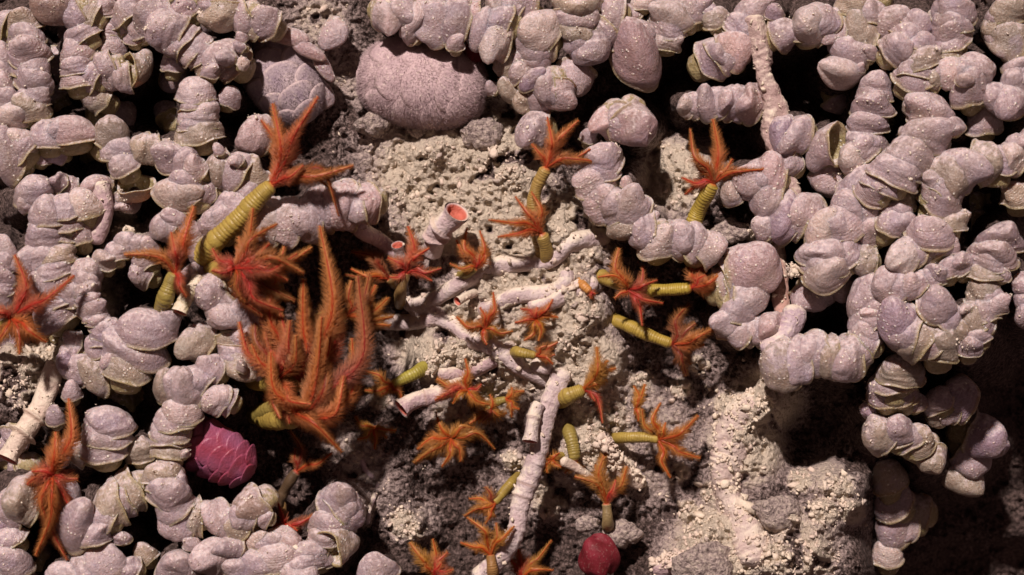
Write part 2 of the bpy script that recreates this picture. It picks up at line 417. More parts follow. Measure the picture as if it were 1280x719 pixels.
# ------------------------------------------------------------------ limpets: one entry per shell, grouped by the place they sit
# x y length thickness angle(of the length, dome side is +90) tilt(0 side-on .. 1 dome to viewer) depth-offset tint [h = hollow]
LIMPETS = [
 ('the dense mass around the upper dark hollow', 70, '''
 28 27 46 32 20 .2 0 o;35 60 58 44 10 .5 8 l;45 100 52 38 -20 .4 6 l;42 133 46 36 0 .6 12 o;3 70 34 34 0 .5 0 l;3 106 38 34 0 .5 6 p;12 143 54 42 0 .8 14 c;
 68 10 62 40 180 .2 10 b;107 20 56 28 60 .2 -4 o;97 64 50 34 15 .5 4 l;98 95 52 30 10 .2 0 l;133 90 52 28 110 .2 0 l;152 98 42 24 100 .2 0 l;172 85 50 36 -90 .2 0 o h;
 143 57 36 20 -20 .3 -10 l;142 36 30 20 0 .3 -12 l;158 19 32 30 30 .5 -10 o;169 45 30 20 0 .4 -6 l;186 18 62 42 60 .4 12 l;130 8 40 28 10 .3 -10 l;120 122 40 34 60 .3 -14 o'''),
 ('the twisting stack beside the purple-grey scale worm', 88, '''
 208 37 58 48 60 .4 10 l;238 58 50 32 45 .3 6 p;258 76 46 26 40 .2 0 o;281 72 56 52 60 .6 4 l;280 72 24 30 80 .7 26 l;298 60 15 17 80 .5 16 l;263 88 26 20 0 .6 20 p;304 79 18 15 -40 .4 18 c;
 246 113 52 32 0 .25 6 p;248 139 52 32 5 .25 6 p;248 162 62 34 8 .25 2 o;269 3 48 22 180 .2 -6 l;277 23 58 32 180 .3 0 o;329 27 46 36 60 .4 0 l;314 30 40 28 70 .3 -4 o;302 46 18 15 0 .6 10 l;
 288 121 30 26 -30 .4 -6 l;316 170 60 44 75 .7 -16 k;228 14 40 30 40 .3 -10 l;216 78 30 26 0 .3 -14 l'''),
 ('the pale clump below the smooth pink tube', 78, '''
 10 196 74 40 85 .55 6 l;30 175 42 36 0 .7 12 c;90 160 72 36 10 .4 6 k;56 165 36 24 80 .4 4 l;52 195 28 20 -15 .5 -10 l;72 190 32 24 80 .6 -8 v;42 238 52 36 10 .4 4 l;30 256 25 21 70 .6 14 p;72 227 28 25 50 .5 -6 l;
 60 263 52 40 10 .3 8 l;104 256 48 36 20 .45 12 c;58 291 52 38 0 .3 6 l;98 287 40 36 10 .3 0 l;123 231 36 34 40 .6 -4 k;145 170 52 44 -40 .4 4 o;154 204 44 30 30 .4 6 p;168 240 52 32 180 .3 -6 o h;158 256 42 28 180 .3 -16 l;
 178 187 42 27 100 .2 10 o;192 190 44 26 100 .2 8 o;85 232 30 26 60 .4 -14 l'''),
 ('the knobbly clump crowded against the big yellow-bodied worm', 92, '''
 219 192 52 40 10 .55 8 l;242 212 34 34 60 .6 14 p;224 238 66 44 -12 .6 12 c;256 241 32 26 80 .4 4 l;219 271 34 30 20 .6 10 l;205 282 42 32 70 .4 2 l;271 212 56 30 88 .3 -2 o;273 187 16 15 20 .5 14 p;
 292 213 54 32 60 .4 2 l;295 200 18 19 60 .6 22 p;312 220 48 42 40 .5 -8 o;290 260 64 40 48 .4 0 p;271 278 44 40 40 .4 -2 l;246 316 27 25 40 .4 2 l;243 342 32 22 75 .4 2 l;238 290 36 30 30 .4 -4 l'''),
 ('the fanned row under the long red-ribbed gills', 98, '''
 333 275 64 42 82 .5 8 c;354 277 66 40 88 .5 10 p;379 275 66 44 98 .5 8 p;397 264 62 34 105 .35 2 l;425 258 66 44 104 .45 4 k;457 254 54 30 100 .3 0 k'''),
 ('the heap behind the star-shaped red gills', 84, '''
 6 312 34 32 0 .5 4 p;5 342 36 34 0 .5 4 l;4 370 30 30 0 .5 0 l;36 322 42 34 70 .5 6 p;70 320 52 28 12 .25 0 o;62 350 66 36 20 .4 6 p;70 388 64 40 25 .45 4 l;
 113 340 48 36 -42 .5 8 p;106 360 34 22 0 .6 22 p;115 384 40 28 5 .5 16 l;122 398 32 17 12 .4 18 l;131 410 42 27 5 .4 18 p;128 430 40 32 0 .3 2 l;133 323 38 28 -10 .5 6 c;158 303 36 26 0 .4 0 l;185 306 36 28 0 .4 2 l;176 342 38 32 70 .4 -12 l;
 90 427 32 26 80 .5 -4 l;83 455 32 30 60 .6 4 v;117 466 58 44 80 .5 2 o'''),
 ('the big coiled heap just below the short yellow tube', 106, '''
 185 408 84 40 -6 .45 8 l;172 434 84 42 -8 .45 0 l;142 448 32 28 70 .5 8 l;214 402 32 38 -50 .4 8 l;262 370 60 46 118 .45 4 p;282 394 50 42 138 .45 8 p;318 392 48 38 88 .5 0 p;304 418 32 24 20 .4 4 p;
 290 432 52 34 180 .2 -8 o;298 460 50 38 180 .5 0 o;304 458 18 17 -40 .7 24 c;323 458 38 28 80 .4 -6 l;244 425 54 44 70 .6 -4 o;236 350 34 26 100 .4 -6 l'''),
 ('the upright stack leaning on the magenta scale worm', 116, '''
 258 462 52 36 62 .5 2 l;231 484 54 52 50 .6 6 p;208 480 46 42 40 .5 0 o;269 497 42 32 62 .4 4 p;282 500 38 22 66 .3 0 p;225 512 56 32 2 .35 10 p;212 533 54 34 0 .35 8 p;212 556 50 30 0 .2 0 o;231 566 13 12 0 .6 18 p;
 206 588 54 30 0 .2 4 o;212 611 58 44 -2 .45 12 p;221 648 56 44 85 .4 -6 l;160 455 60 40 -10 .3 -12 o'''),
 ('the cluster beside the tangled deep red worm', 104, '''
 138 524 66 34 -4 .35 8 l;129 553 66 38 2 .35 6 l;90 488 27 26 0 .5 -6 l;70 518 28 27 0 .5 -8 l;101 565 34 28 60 .4 -6 o;26 620 74 50 80 .5 6 o;2 645 50 26 85 .4 -2 v;18 698 54 40 -5 .5 8 l;
 98 652 66 60 30 .7 12 l;118 664 50 28 8 .4 16 l;136 632 62 40 112 .35 6 o;156 617 62 42 112 .3 0 o;154 671 24 16 0 .6 8 l;130 699 60 46 12 .5 12 p;85 716 54 28 0 .4 10 p;162 711 34 26 70 .4 6 l;175 560 44 34 20 .4 -10 o;180 690 34 28 20 .4 -16 o'''),
 ('the pebbly carpet beneath the magenta scale worm', 108, '''
 267 646 48 40 85 .5 6 p;294 657 44 32 62 .3 2 o;312 634 50 46 120 .45 4 b;329 647 28 18 80 .4 8 l;241 646 52 24 88 .3 0 o;240 677 23 20 0 .6 10 p;268 690 54 52 60 .65 8 l;284 684 34 46 80 .5 12 l;225 702 60 48 -10 .5 4 l;298 708 40 36 20 .5 8 l;
 346 693 64 32 2 .45 8 p;354 675 54 24 -4 .4 0 k;321 671 33 23 8 .5 4 c;306 692 26 24 0 .5 2 o;371 714 64 28 -4 .45 10 p;388 688 42 28 14 .4 2 l;330 712 34 24 0 .5 8 p'''),
 ('the knotted stack beside the speckled dark rock', 96, '''
 428 622 58 54 -28 .4 8 l;440 640 46 30 -70 .3 2 l;415 650 58 34 6 .3 6 l;424 680 50 46 -60 .3 8 o h;395 692 46 32 10 .5 2 l;470 708 58 40 10 .5 -10 p;404 668 40 26 0 .4 8 p'''),
 ('the fringe hanging over the fuzzy pink scale worm', 62, '''
 490 18 54 40 240 .55 8 p;517 24 62 34 70 .45 4 p;509 44 24 22 70 .5 2 p;540 27 64 42 70 .5 8 l;565 27 64 36 80 .45 8 l;569 53 24 22 0 .6 16 p;584 24 58 26 84 .3 0 k;617 46 70 40 90 .75 18 c;621 11 44 40 70 .5 6 c;
 648 9 46 42 60 .5 2 l'''),
 ('the drooping olive stack above the tall slender worm', 56, '''
 671 36 66 52 52 .6 14 c;660 76 62 42 182 .4 -4 l;631 82 34 27 70 .4 -2 o;665 98 40 24 18 .6 14 v;690 120 62 38 172 .35 6 l;652 126 34 24 80 .4 0 o;612 110 20 18 60 .5 -6 l;633 113 30 28 80 .5 -4 o;718 100 52 42 170 .4 -14 l;
 722 12 66 42 182 .4 6 o;723 43 54 30 180 .15 6 o;738 66 58 40 188 .4 4 l;762 20 54 28 80 .3 -4 l;664 160 54 40 85 .5 2 l'''),
 ('the big ringed shells around the black cleft', 44, '''
 797 70 92 62 -58 .85 16 k;780 22 44 34 60 .4 -6 l;833 50 42 26 -20 .6 2 c;839 18 60 44 8 .6 8 c;872 10 34 32 0 .5 -2 l;893 22 38 24 20 .4 -6 o;802 3 30 18 0 .4 0 c;895 72 58 44 -58 .5 -4 l;921 62 56 40 -62 .5 8 k;943 10 54 34 0 .5 4 l;
 855 131 32 26 70 .5 -2 c;880 130 44 36 70 .55 6 l;906 127 48 36 74 .5 6 l;933 129 54 40 78 .5 4 k'''),
 ('the bright looping stack over the crumbly ledge', 72, '''
 795 160 60 56 -122 .4 18 k;760 150 50 38 60 .5 6 k;735 168 24 22 0 .4 -14 l;750 197 58 40 18 .4 4 p;742 223 56 40 18 .4 4 p;753 251 54 48 40 .45 2 l;783 258 56 50 48 .6 14 p;783 227 18 17 0 .6 12 p;783 284 54 32 176 .2 0 o;823 298 56 46 4 .6 10 c;
 813 273 22 21 0 .5 8 p;853 297 54 42 -68 .45 8 p;887 308 50 42 -62 .4 4 p'''),
 ('the thick ringed stack beside the two sideways worms', 62, '''
 943 336 76 66 -66 .4 6 k;915 356 56 40 -70 .3 -2 l;937 372 54 40 -72 .3 10 p;907 400 48 46 50 .55 16 p;921 412 44 32 60 .4 10 p;936 410 44 32 66 .4 8 p;958 408 50 42 60 .5 6 k;953 288 36 30 70 .5 0 p'''),
 ('the festoon along the long pink tube', 70, '''
 1010 28 58 54 60 .85 14 c;1037 32 52 28 80 .5 6 p;980 42 48 32 -62 .5 0 l;968 14 26 20 0 .5 -4 v;1047 92 56 52 145 .7 10 c;1070 38 56 48 60 .4 0 o;1087 65 24 22 0 .6 10 l;1074 84 16 15 0 .6 16 l;1064 5 48 34 0 .3 0 o;1109 27 52 40 4 .55 10 l;
 1093 104 46 36 10 .4 2 l;1089 128 56 36 6 .4 6 l;1083 149 54 34 4 .4 6 p;990 168 54 42 78 .5 8 l;972 168 50 26 86 .4 2 v;983 206 38 30 70 .4 -8 l;1033 183 62 46 88 .2 4 l h;1063 194 52 40 70 .6 14 c;1083 177 52 42 20 .5 4 l;
 1000 266 58 50 70 .5 6 l;973 272 72 34 84 .4 2 v;935 226 52 46 70 .5 4 l;960 217 60 34 80 .4 2 k;912 239 38 32 60 .6 0 c;1035 231 52 34 180 .3 -18 l;952 282 36 28 80 .4 4 p'''),
 ('the stacks that climb away above the arching chain', 102, '''
 1192 12 60 40 -6 .5 4 l;1186 41 50 42 20 .5 6 l;1184 62 40 22 0 .2 0 o;1122 60 48 38 -40 .45 0 l;1148 32 42 34 -50 .4 -12 l;1151 72 54 26 14 .25 6 o;1143 96 54 38 -24 .4 6 l;1165 97 30 26 80 .4 10 o;1185 92 44 36 80 .45 8 p;1218 86 52 42 -62 .45 6 l;
 1203 110 50 46 30 .5 10 l;1206 99 26 20 0 .85 34 p;1224 115 36 32 60 .5 8 l;1257 126 52 48 80 .8 14 l;1267 82 32 30 0 .6 6 p;1277 103 32 28 40 .5 2 l;1255 50 54 40 70 .45 -2 o;1238 33 44 32 66 .4 -8 o;1257 11 48 38 0 .4 0 o;1161 136 64 44 8 .55 6 l;1140 132 32 25 70 .4 -4 o;
 1278 60 40 36 60 .4 -6 l;1228 148 50 40 0 .4 -18 l'''),
 ('the arching chain of thick curved shells', 122, '''
 1159 164 66 50 -14 .6 4 l;1190 158 28 27 40 .7 12 l;1140 190 68 40 -25 .35 8 l;1122 212 68 40 -25 .35 4 l;1092 236 46 42 -30 .5 -6 l;1205 206 62 58 -50 .6 12 l;1188 220 60 46 -52 .3 4 o;1178 247 60 44 -24 .4 6 l;1166 222 30 26 40 .4 10 l;1184 274 54 26 -6 .15 2 o;
 1234 204 60 40 -82 .3 4 o;1259 196 50 40 80 .5 4 c;1276 178 42 34 60 .5 0 l;1163 288 64 40 -8 .5 8 l;1247 294 64 44 6 .45 0 l;1128 250 38 27 -10 .3 -14 o;1118 276 44 38 -30 .4 -10 l;1270 240 46 34 20 .4 -14 o'''),
 ('the bright pair of stacks above the black hollow', 96, '''
 1031 339 60 46 8 .7 16 c;1029 311 72 36 4 .45 6 p;1075 323 48 32 76 .4 2 o;1025 285 54 44 30 .5 4 c;1054 276 64 48 20 .5 2 l;1077 238 62 54 -30 .5 0 l;1087 286 42 38 30 .45 2 l;1012 374 52 32 180 .3 -34 l;1050 362 44 38 180 .4 -34 l'''),
 ('the olive-banded horizontal chain above the black overhang', 96, '''
 973 459 68 42 104 .35 4 o;1005 444 60 46 98 .4 6 l;1030 446 58 30 95 .15 0 o;1052 449 60 44 100 .4 6 l;1074 438 42 34 150 .4 12 l;1085 414 46 32 -24 .4 8 p;1079 374 72 38 72 .4 0 l;1096 364 62 32 62 .4 6 p;1091 390 34 24 20 .6 16 p'''),
 ('the tangled cascade below the arching chain', 122, '''
 1124 319 50 40 70 .55 6 c;1150 310 44 38 70 .4 0 l;1182 303 34 26 0 .4 2 l;1108 354 52 32 60 .4 0 l;1134 358 34 32 70 .7 12 p;1155 350 30 26 30 .5 2 l;1170 340 36 28 -10 .5 6 l;1197 327 38 32 30 .5 4 l;1174 381 54 48 -38 .7 18 l;1193 408 40 32 -30 .4 2 o;
 1115 405 66 46 80 .6 10 v;1138 420 62 42 72 .3 2 o;1174 424 54 52 0 .4 0 o;1240 310 64 42 0 .5 4 l;1230 336 54 28 0 .15 0 o;1253 342 23 19 0 .6 10 l;1230 366 50 42 0 .3 0 o;1243 379 36 29 0 .5 8 l;1217 396 46 42 20 .3 0 o;1205 386 15 18 80 .5 12 c;1228 406 32 26 60 .6 8 v;1212 430 33 31 0 .5 4 l;
 1277 356 36 26 80 .4 -10 l;1278 390 40 26 80 .4 -10 l'''),
 ('the shaded tail of the cascade over the black void', -18, '''
 1125 460 62 42 -4 .35 100 o;1110 483 56 44 8 .45 84 l;1145 500 30 24 10 .5 64 l;1192 498 62 42 84 .55 36 v;1168 510 46 32 76 .3 30 o;1083 511 26 20 80 .5 60 v;1094 544 52 38 80 .4 70 o;1118 535 46 44 30 .4 66 l;1143 548 46 42 20 .4 60 o;1232 548 58 56 -112 .35 -30 v;1197 600 58 42 178 .4 -70 o;
 1111 592 46 44 10 .4 -44 o;1111 656 68 48 78 .55 -90 l;1138 640 52 38 80 .4 -100 o;1108 690 40 34 10 .4 -100 c;1160 575 46 38 180 .3 40 o'''),
]

def shell_variant(seed, hollow=False, disc=False):
    """a cap whose rings tilt as they climb, so the beak leans over one end like a slipper limpet"""
    r = np.random.default_rng(seed)
    nu = 44
    beta = r.uniform(0.75, 1.55) if seed % 4 else r.uniform(0.3, 0.7)
    p, q = r.uniform(1.25, 2.0), r.uniform(1.7, 2.3)
    if disc: beta, p, q = r.uniform(0.25, 0.75), r.uniform(2.4, 3.6), r.uniform(2.2, 2.9)
    rows = []                                   # (v along the horn, radius, rim tint)
    if not hollow:
        rows += [(-0.62, 0.0, 1.0), (-0.60, 0.50, 1.0), (-0.45, 0.66, 1.0), (-0.12, 0.70, 1.0), (0.03, 0.74, 1.0), (0.02, 0.90, 0.9), (-0.02, 1.00, 0.8)]
    rows += [(-0.03, 1.06, 0.80), (0.0, 1.075, 0.72), (0.03, 1.04, 0.62), (0.06, 1.0, 0.52)]
    for v in np.linspace(0.10, 1.0, 18):
        rows.append((v, max(0.0, 1 - v ** p) ** (1 / q), 0.0 if v > 0.34 else 0.38 if v < 0.17 else 0.2))
    if hollow:
        rows = [(v, 0.93 * max(0.0, 1 - (v / 0.86) ** p) ** (1 / q), 0.8) for v in np.linspace(0.86, 0.0, 10)] + rows
    a = np.linspace(0, 2 * np.pi, nu, endpoint=False)
    ph = r.uniform(0, 6.28, 8)
    gam, gan, gw = r.uniform(0, 0.22), r.uniform(0, 6.28), r.uniform(0.3, 0.7)
    # centre line of the horn
    vv = np.linspace(0, 1, 60); n_ = np.stack([-np.sin(beta * vv), np.cos(beta * vv)], 1)
    cl = np.vstack([[0, 0], np.cumsum((n_[1:] + n_[:-1]) / 2 * (vv[1] - vv[0]), 0)])
    brk = r.uniform(0.25, 0.6); bw = r.uniform(0.02, 0.05)
    V, K = [], []
    for v, rr, rim in rows:
        vc = max(v, 0.0)
        cx, cz = np.interp(vc, vv, cl[:, 0]), np.interp(vc, vv, cl[:, 1])
        if v < 0: cx, cz = 0.04 * v, v
        b_ = beta * vc
        out = 1 + 0.06 * np.sin(2 * a + ph[0]) + 0.045 * np.sin(3 * a + ph[1] + 1.5 * v) + 0.03 * np.sin(4 * a + ph[2] + 3 * v)
        da = np.angle(np.exp(1j * (a - gan)))
        out = out * (1 - gam * np.exp(-(da / gw) ** 2) * vc)
        if v > 0.02: out = out * (1 - bw * (1 / (1 + math.exp(-(v - brk) * 60))) + 0.012 * math.sin(v * 23 + ph[3]))     # an old growth shoulder
        x = 0.5 * rr * out * np.cos(a); y = 0.5 * rr * out * np.sin(a)
        wav = (0.05 * np.sin(2 * a + ph[4]) + 0.035 * np.sin(3 * a + ph[5]) + 0.02 * np.sin(6 * a + ph[6])) * rr * (1 if v >= -0.1 else 0)
        lum = 1 + 0.05 * np.sin(3 * a + 5 * v + ph[7]) * np.sin(4 * v + ph[2]) * (v > 0.05)
        x, y = x * lum, y * lum
        V.append(np.stack([cx + x * math.cos(b_), y, cz + x * math.sin(b_) * 0.95 + wav], 1))
        K.append(np.stack([np.full(nu, rim), np.full(nu, vc), np.zeros(nu)], 1))
    n = len(rows)
    F = [(i * nu + j, i * nu + (j + 1) % nu, (i + 1) * nu + (j + 1) % nu, (i + 1) * nu + j) for i in range(n - 1) for j in range(nu)]
    V = np.vstack(V); K = np.vstack(K)
    dome = np.repeat(np.array([v for v, _, _ in rows]) >= -0.035, nu)
    lo, hi = V[dome].min(0), V[dome].max(0)
    V[:, 0] = (V[:, 0] - (lo[0] + hi[0]) / 2) / (hi[0] - lo[0]); V[:, 1] /= (hi[1] - lo[1]); V[:, 2] /= hi[2]
    me = make_mesh('limpet', V, F, K)
    me.materials.append(M_SHELL)
    return me, V

VAR = [shell_variant(i) for i in range(20)]
HOL = [shell_variant(100 + i, True) for i in range(3)]
DSC = [shell_variant(200 + i, disc=True) for i in range(16)]

LAB = {}
shells = []          # (x, y, length, width, height, d, matrix, verts) kept for the rock and the dust
EXTRA = []           # shells wedged between two others, too hidden to count
def shell_matrix(x, y, ln, sh, ph, ti, d, hol):
    wd = (1 - ti) * 0.86 * ln + ti * sh
    hg = (1 - ti) * sh + ti * 0.72 * sh
    tau = R(ti * 82 + random.uniform(-6, 6)); f = R(ph + random.uniform(-4, 4))
    if hol: tau = R(-38)
    X = np.array([math.cos(f), math.sin(f), 0.0])           # working axes: right, up, toward viewer
    Zp = np.array([-math.sin(f), math.cos(f), 0.0])
    Z = Zp * math.cos(tau) + np.array([0, 0, 1.0]) * math.sin(tau)
    Y = np.cross(Z, X)
    if random.random() < 0.5: X, Y = -X, -Y
    yaw = random.uniform(-0.15, 0.15) if not hol else 0
    sx_, sy_ = ln, wd
    if ti < .55 and not hol and random.random() < 0.6:        # beak leans toward or away from the open side
        yaw += random.choice((-1, -1, 1)) * math.pi / 2; sx_, sy_ = wd, ln
    X, Y = X * math.cos(yaw) + Y * math.sin(yaw), Y * math.cos(yaw) - X * math.sin(yaw)
    k = (D - d) / D * MM
    base = np.array([x, y, d]) - np.array([Z[0], -Z[1], Z[2]]) * hg * 0.42
    Mx = Matrix.Identity(4)
    for c, (ax, sc) in enumerate(((X, sx_), (Y, sy_), (Z, hg))):
        vv = Vector((ax[0], -ax[2], ax[1])) * sc * k
        for r_ in range(3): Mx[r_][c] = vv[r_]
    bw = at(base)
    for r_ in range(3): Mx[r_][3] = bw[r_]
    return Mx, wd, hg

for gi, (place, d0, txt) in enumerate(LIMPETS):
    prev = None
    for ent in txt.replace('\n', ' ').split(';'):
        w = ent.split()
        if not w: continue
        x, y, ln, sh, ph, ti, dd = map(float, w[:7]); tint = w[7]; hol = len(w) > 8
        d = d0 + dd + random.uniform(-4, 4); ln *= 1.06; sh *= 0.99
        Mx, wd, hg = shell_matrix(x, y, ln, sh, ph, ti, d, hol)
        me, V = random.choice(HOL if hol else DSC if ti < .48 and random.random() < .75 else VAR)
        o = obj('limpet', me); o.matrix_world = Mx
        col = np.array(TINT[tint]) * random.uniform(0.90, 1.08)
        o.color = (*col, 1)
        size = 'large ' if ln >= 64 else 'small ' if ln <= 32 else ''
        dirn = (ph + 90) % 360
        post = 'hollow' if hol else 'outward-facing' if ti >= .55 else 'upright' if 40 < dirn < 140 else 'upturned' if 220 < dirn < 320 else 'sideways'
        o['group'] = f'limpets in {place}'; o['category'] = 'limpet'
        LAB.setdefault((f'{size}{TWORD[tint]} {post} limpet in {place}'), []).append(o)
        shells.append((x, y, ln, wd, hg, d, np.array(Mx), V))
        if prev and not hol:
            px_, py_, pl, ps, pp, pt, pd = prev
            L2 = math.hypot(x - px_, y - py_); av = (ln + pl) / 2
            if 0.38 * av < L2 < 1.15 * av and min(ln, pl) > 30:
                dp = (ph - pp + 180) % 360 - 180
                el, es, ep, et = av * 0.95, (sh + ps) / 2 * 0.88, pp + dp / 2, min(ti, pt) * .6
                ex_, ey_, ed = (x + px_) / 2, (y + py_) / 2, (d + pd) / 2 - 2
                Me, we, he = shell_matrix(ex_, ey_, el, es, ep, et, ed, False)
                EXTRA.append((np.array(Me), random.choice(DSC)[1]))
                shells.append((ex_, ey_, el, we, he, ed - 6, None, None))
        prev = (x, y, ln, sh, ph, ti, d) if not hol else None

for lab, obs in LAB.items():
    obs.sort(key=lambda o: -o.matrix_world.translation.z)
    words = {1: [''], 2: ['higher ', 'lower '], 3: ['highest ', 'middle ', 'lowest ']}.get(len(obs), [''] * len(obs))
    for w_, o in zip(words, obs): o['label'] = w_ + lab

# ------------------------------------------------------------------ the rock wall
gx = np.concatenate([np.arange(-420, -24, 9.0), np.arange(-24, 1304, 1.5), np.arange(1304, 1700, 9.0)])
gy = np.concatenate([np.arange(-360, -24, 9.0), np.arange(-24, 744, 1.5), np.arange(744, 1080, 9.0)])
X, Y = np.meshgrid(gx, gy)
CTRL = np.array([
 (560,200,18),(640,250,34),(600,320,36),(700,330,44),(650,400,44),(720,400,46),(740,450,34),(720,560,18),(705,640,-40),(850,230,6),
 (815,385,-24),(830,470,-46),(880,500,-26),(800,560,-6),(480,200,0),(440,130,0),(480,440,-66),(440,455,-60),(400,480,-50),(545,450,10),
 (560,600,-44),(620,560,-36),(480,600,6),(440,560,8),(500,680,0),(580,690,-54),(700,690,-64),(850,640,-26),(900,680,26),(935,560,20),
 (960,500,36),(1010,540,-90),(1040,620,6),(1000,680,26),(1060,710,-10),(860,110,-90),(800,210,-34),(1012,130,-110),(1040,400,-110),
 (1060,330,-60),(1210,620,-210),(1275,500,-200),(1275,640,-210),(1150,640,-200),(1120,700,-190),(1200,560,-190),(1235,260,-70),(20,100,-30),(180,70,-80),(180,120,-90),(100,200,-60),(165,235,-40),(60,420,0),(40,470,40),
 (250,60,-40),(300,150,-40),(250,200,-30),(60,300,-30),(190,350,-20),(370,90,20),(300,560,-10),(320,620,-20),(350,560,-20),(60,600,-20),(180,650,-20),(400,340,0),(330,340,0),
 (460,330,-10),(520,300,16),(690,90,-20),(600,80,-20),(530,100,-6),(1180,120,-50),(1200,440,-50),(1130,45,-80),(1240,60,-70),(1200,350,-60),(1100,520,-30),(900,300,-20),(920,470,-20),
 (-200,360,0),(640,-250,-10),(1500,360,-120),(640,980,-40),(-200,-200,0),(-200,950,-20),(1500,-200,-40),(1500,950,-140),(900,-120,-40),(1280,800,-300),(1200,725,-300),(1285,720,-300),(1140,735,-260)], float)
num = np.zeros_like(X); den = np.zeros_like(X)
for cx, cy, cd in CTRL:
    w = 1.0 / (((X - cx) ** 2 + (Y - cy) ** 2) / 45.0 ** 2 + 0.12) ** 2
    num += w * cd; den += w
H = num / den
H += 26 * (fbm(X / 95, Y / 95, 3) - 0.47)
for (x, y, ln, wd, hg, d, Mx, V) in shells:
    x0, x1 = np.searchsorted(gx, [x - ln * 1.6, x + ln * 1.6]); y0, y1 = np.searchsorted(gy, [y - ln * 1.6, y + ln * 1.6])
    if x1 <= x0 or y1 <= y0: continue
    sx, sy = X[y0:y1, x0:x1], Y[y0:y1, x0:x1]
    dist = np.sqrt((sx - x) ** 2 + (sy - y) ** 2)
    H[y0:y1, x0:x1] = np.maximum(H[y0:y1, x0:x1], d - 0.36 * wd - np.maximum(0, dist - 0.12 * ln) * 3.6)

# sediment cover: where pale mud has settled
SED = [(560,560,50,.42),(450,580,60,.5),(640,590,50,.4),(820,600,60,.45),(760,470,50,.6),(520,215,80,.8),(640,170,60,.8),(570,400,60,.8),(650,450,70,.9),(620,500,45,.6),(600,230,110,1.0),(690,300,80,1.0),(650,330,90,1.0),(700,400,70,1.0),(600,440,60,.9),(560,250,90,.9),(740,450,55,.9),(745,550,60,.9),(850,220,60,.9),
 (480,200,70,.45),(430,100,70,.5),(400,30,60,.55),(560,160,60,.7),(960,500,50,1.0),(930,560,60,.95),(900,690,80,.9),(1000,680,70,.7),(1040,600,50,.6),(40,460,60,.9),(150,300,40,.9),(120,370,40,.8),
 (690,620,40,.7),(470,610,60,.4),(420,550,50,.45),(520,650,40,.5),(800,500,60,.5),(830,540,60,.5),(880,480,60,.35),(640,520,60,.35),(600,580,60,.3),(530,440,50,.8),(500,300,50,.55),(350,330,40,.5),(1080,640,60,.3),(760,640,50,.35),(560,520,40,.6)]
sed = np.zeros_like(X)
for cx, cy, rr, a in SED:
    sed = np.maximum(sed, a * np.clip(1.35 - np.sqrt((X - cx) ** 2 + (Y - cy) ** 2) / rr, 0, 1))
sed = sed * (0.86 + 0.42 * fbm(X / 30, Y / 30, 21))
hole = fbm(X / 22, Y / 22, 51, 3)
CLUMPS = [(605,458,28,18),(585,450,18,14),(760,520,34,16),(748,560,30,18),(775,585,26,14),(690,635,17,20),(965,490,26,22),(945,515,26,20),(925,540,24,18),(905,505,20,12),(900,535,12,22),(895,570,8,26),(893,605,6,28),
 (890,615,20,16),(880,660,24,16),(990,645,14,20),(870,690,30,16),(560,440,22,16),(545,455,20,14),(660,590,20,10),(640,575,18,8),(725,500,18,10),(995,338,12,100),(1000,600,22,10),(1050,610,26,10),(1030,640,26,10),(1065,640,22,6),
 (535,465,16,14),(505,655,26,8),(520,665,14,14),(590,530,16,0),(575,425,14,14),(720,365,24,12),(735,395,22,12),(715,425,22,12),(700,300,20,10),(800,478,20,-6),(850,485,18,-10),(870,455,16,-6),(475,500,18,0),(35,455,30,12),(60,440,24,12),(20,490,22,12),(155,280,20,14),
 (545,190,18,6),(620,200,24,8),(470,160,14,6),(970,700,34,12),(1020,700,34,10),(915,715,30,10),(640,215,26,8),(880,300,14,10),(940,292,14,24),(505,240,20,8),(860,640,20,4),(850,590,16,-6)]
cboost = np.zeros_like(X)
for (x, y, r0, dz) in CLUMPS:
    if dz < 90: cboost = np.maximum(cboost, np.exp(-(((X - x) ** 2 + (Y - y) ** 2) / (r0 * 0.9) ** 2) ** 1.5))
H += 13 * cboost
sed = np.maximum(sed, 0.95 * cboost)
wx = X + 9 * (fbm(X / 17, Y / 17, 71) - .5) * 2; wy = Y + 9 * (fbm(X / 17, Y / 17, 171) - .5) * 2
def lumps(sc, sd): return 1 - np.clip(worley(wx / sc, wy / sc, sd), 0, 1) ** 2
fluff = 8 * (lumps(19, 33) - .6) + 6 * (lumps(9.5, 34) - .6) + 4.2 * (lumps(5.2, 35) - .6)
H += fluff * (0.75 + 0.4 * sed + 0.5 * cboost) + 16 * (fbm(X / 34, Y / 34, 9) - 0.47)
H -= 20 * np.clip((hole - 0.58) * 7, 0, 1) * np.clip(sed, 0.3, 1)
H -= 7 * np.clip((fbm(X / 9, Y / 9, 151, 2) - 0.44) * 9, 0, 1)
smask = np.clip(sed, 0, 1)
smask *= 1 - 0.9 * np.clip((hole - 0.60) * 9, 0, 1)
smask = np.maximum(smask, 0.25 * fbm(X / 40, Y / 40, 61))
ny, nx = X.shape
P = np.stack([X, Y, H], -1)
Vr = at(P).reshape(-1, 3)
idx = np.arange(nx * ny).reshape(ny, nx)
Fr = np.stack([idx[:-1, :-1], idx[1:, :-1], idx[1:, 1:], idx[:-1, 1:]], -1).reshape(-1, 4)
colr = np.zeros((nx * ny, 3)); colr[:, 0] = smask.ravel()
rock = obj('rock_wall', make_mesh('rock_wall', Vr, Fr, colr), M_ROCK)
rock['kind'] = 'structure'

def hgt(x, y):
    i = np.clip(np.searchsorted(gy, np.asarray(y)), 0, ny - 1); j = np.clip(np.searchsorted(gx, np.asarray(x)), 0, nx - 1)
    return H[i, j]
def sedv(x, y):
    i = np.clip(np.searchsorted(gy, np.asarray(y)), 0, ny - 1); j = np.clip(np.searchsorted(gx, np.asarray(x)), 0, nx - 1)
    return smask[i, j]

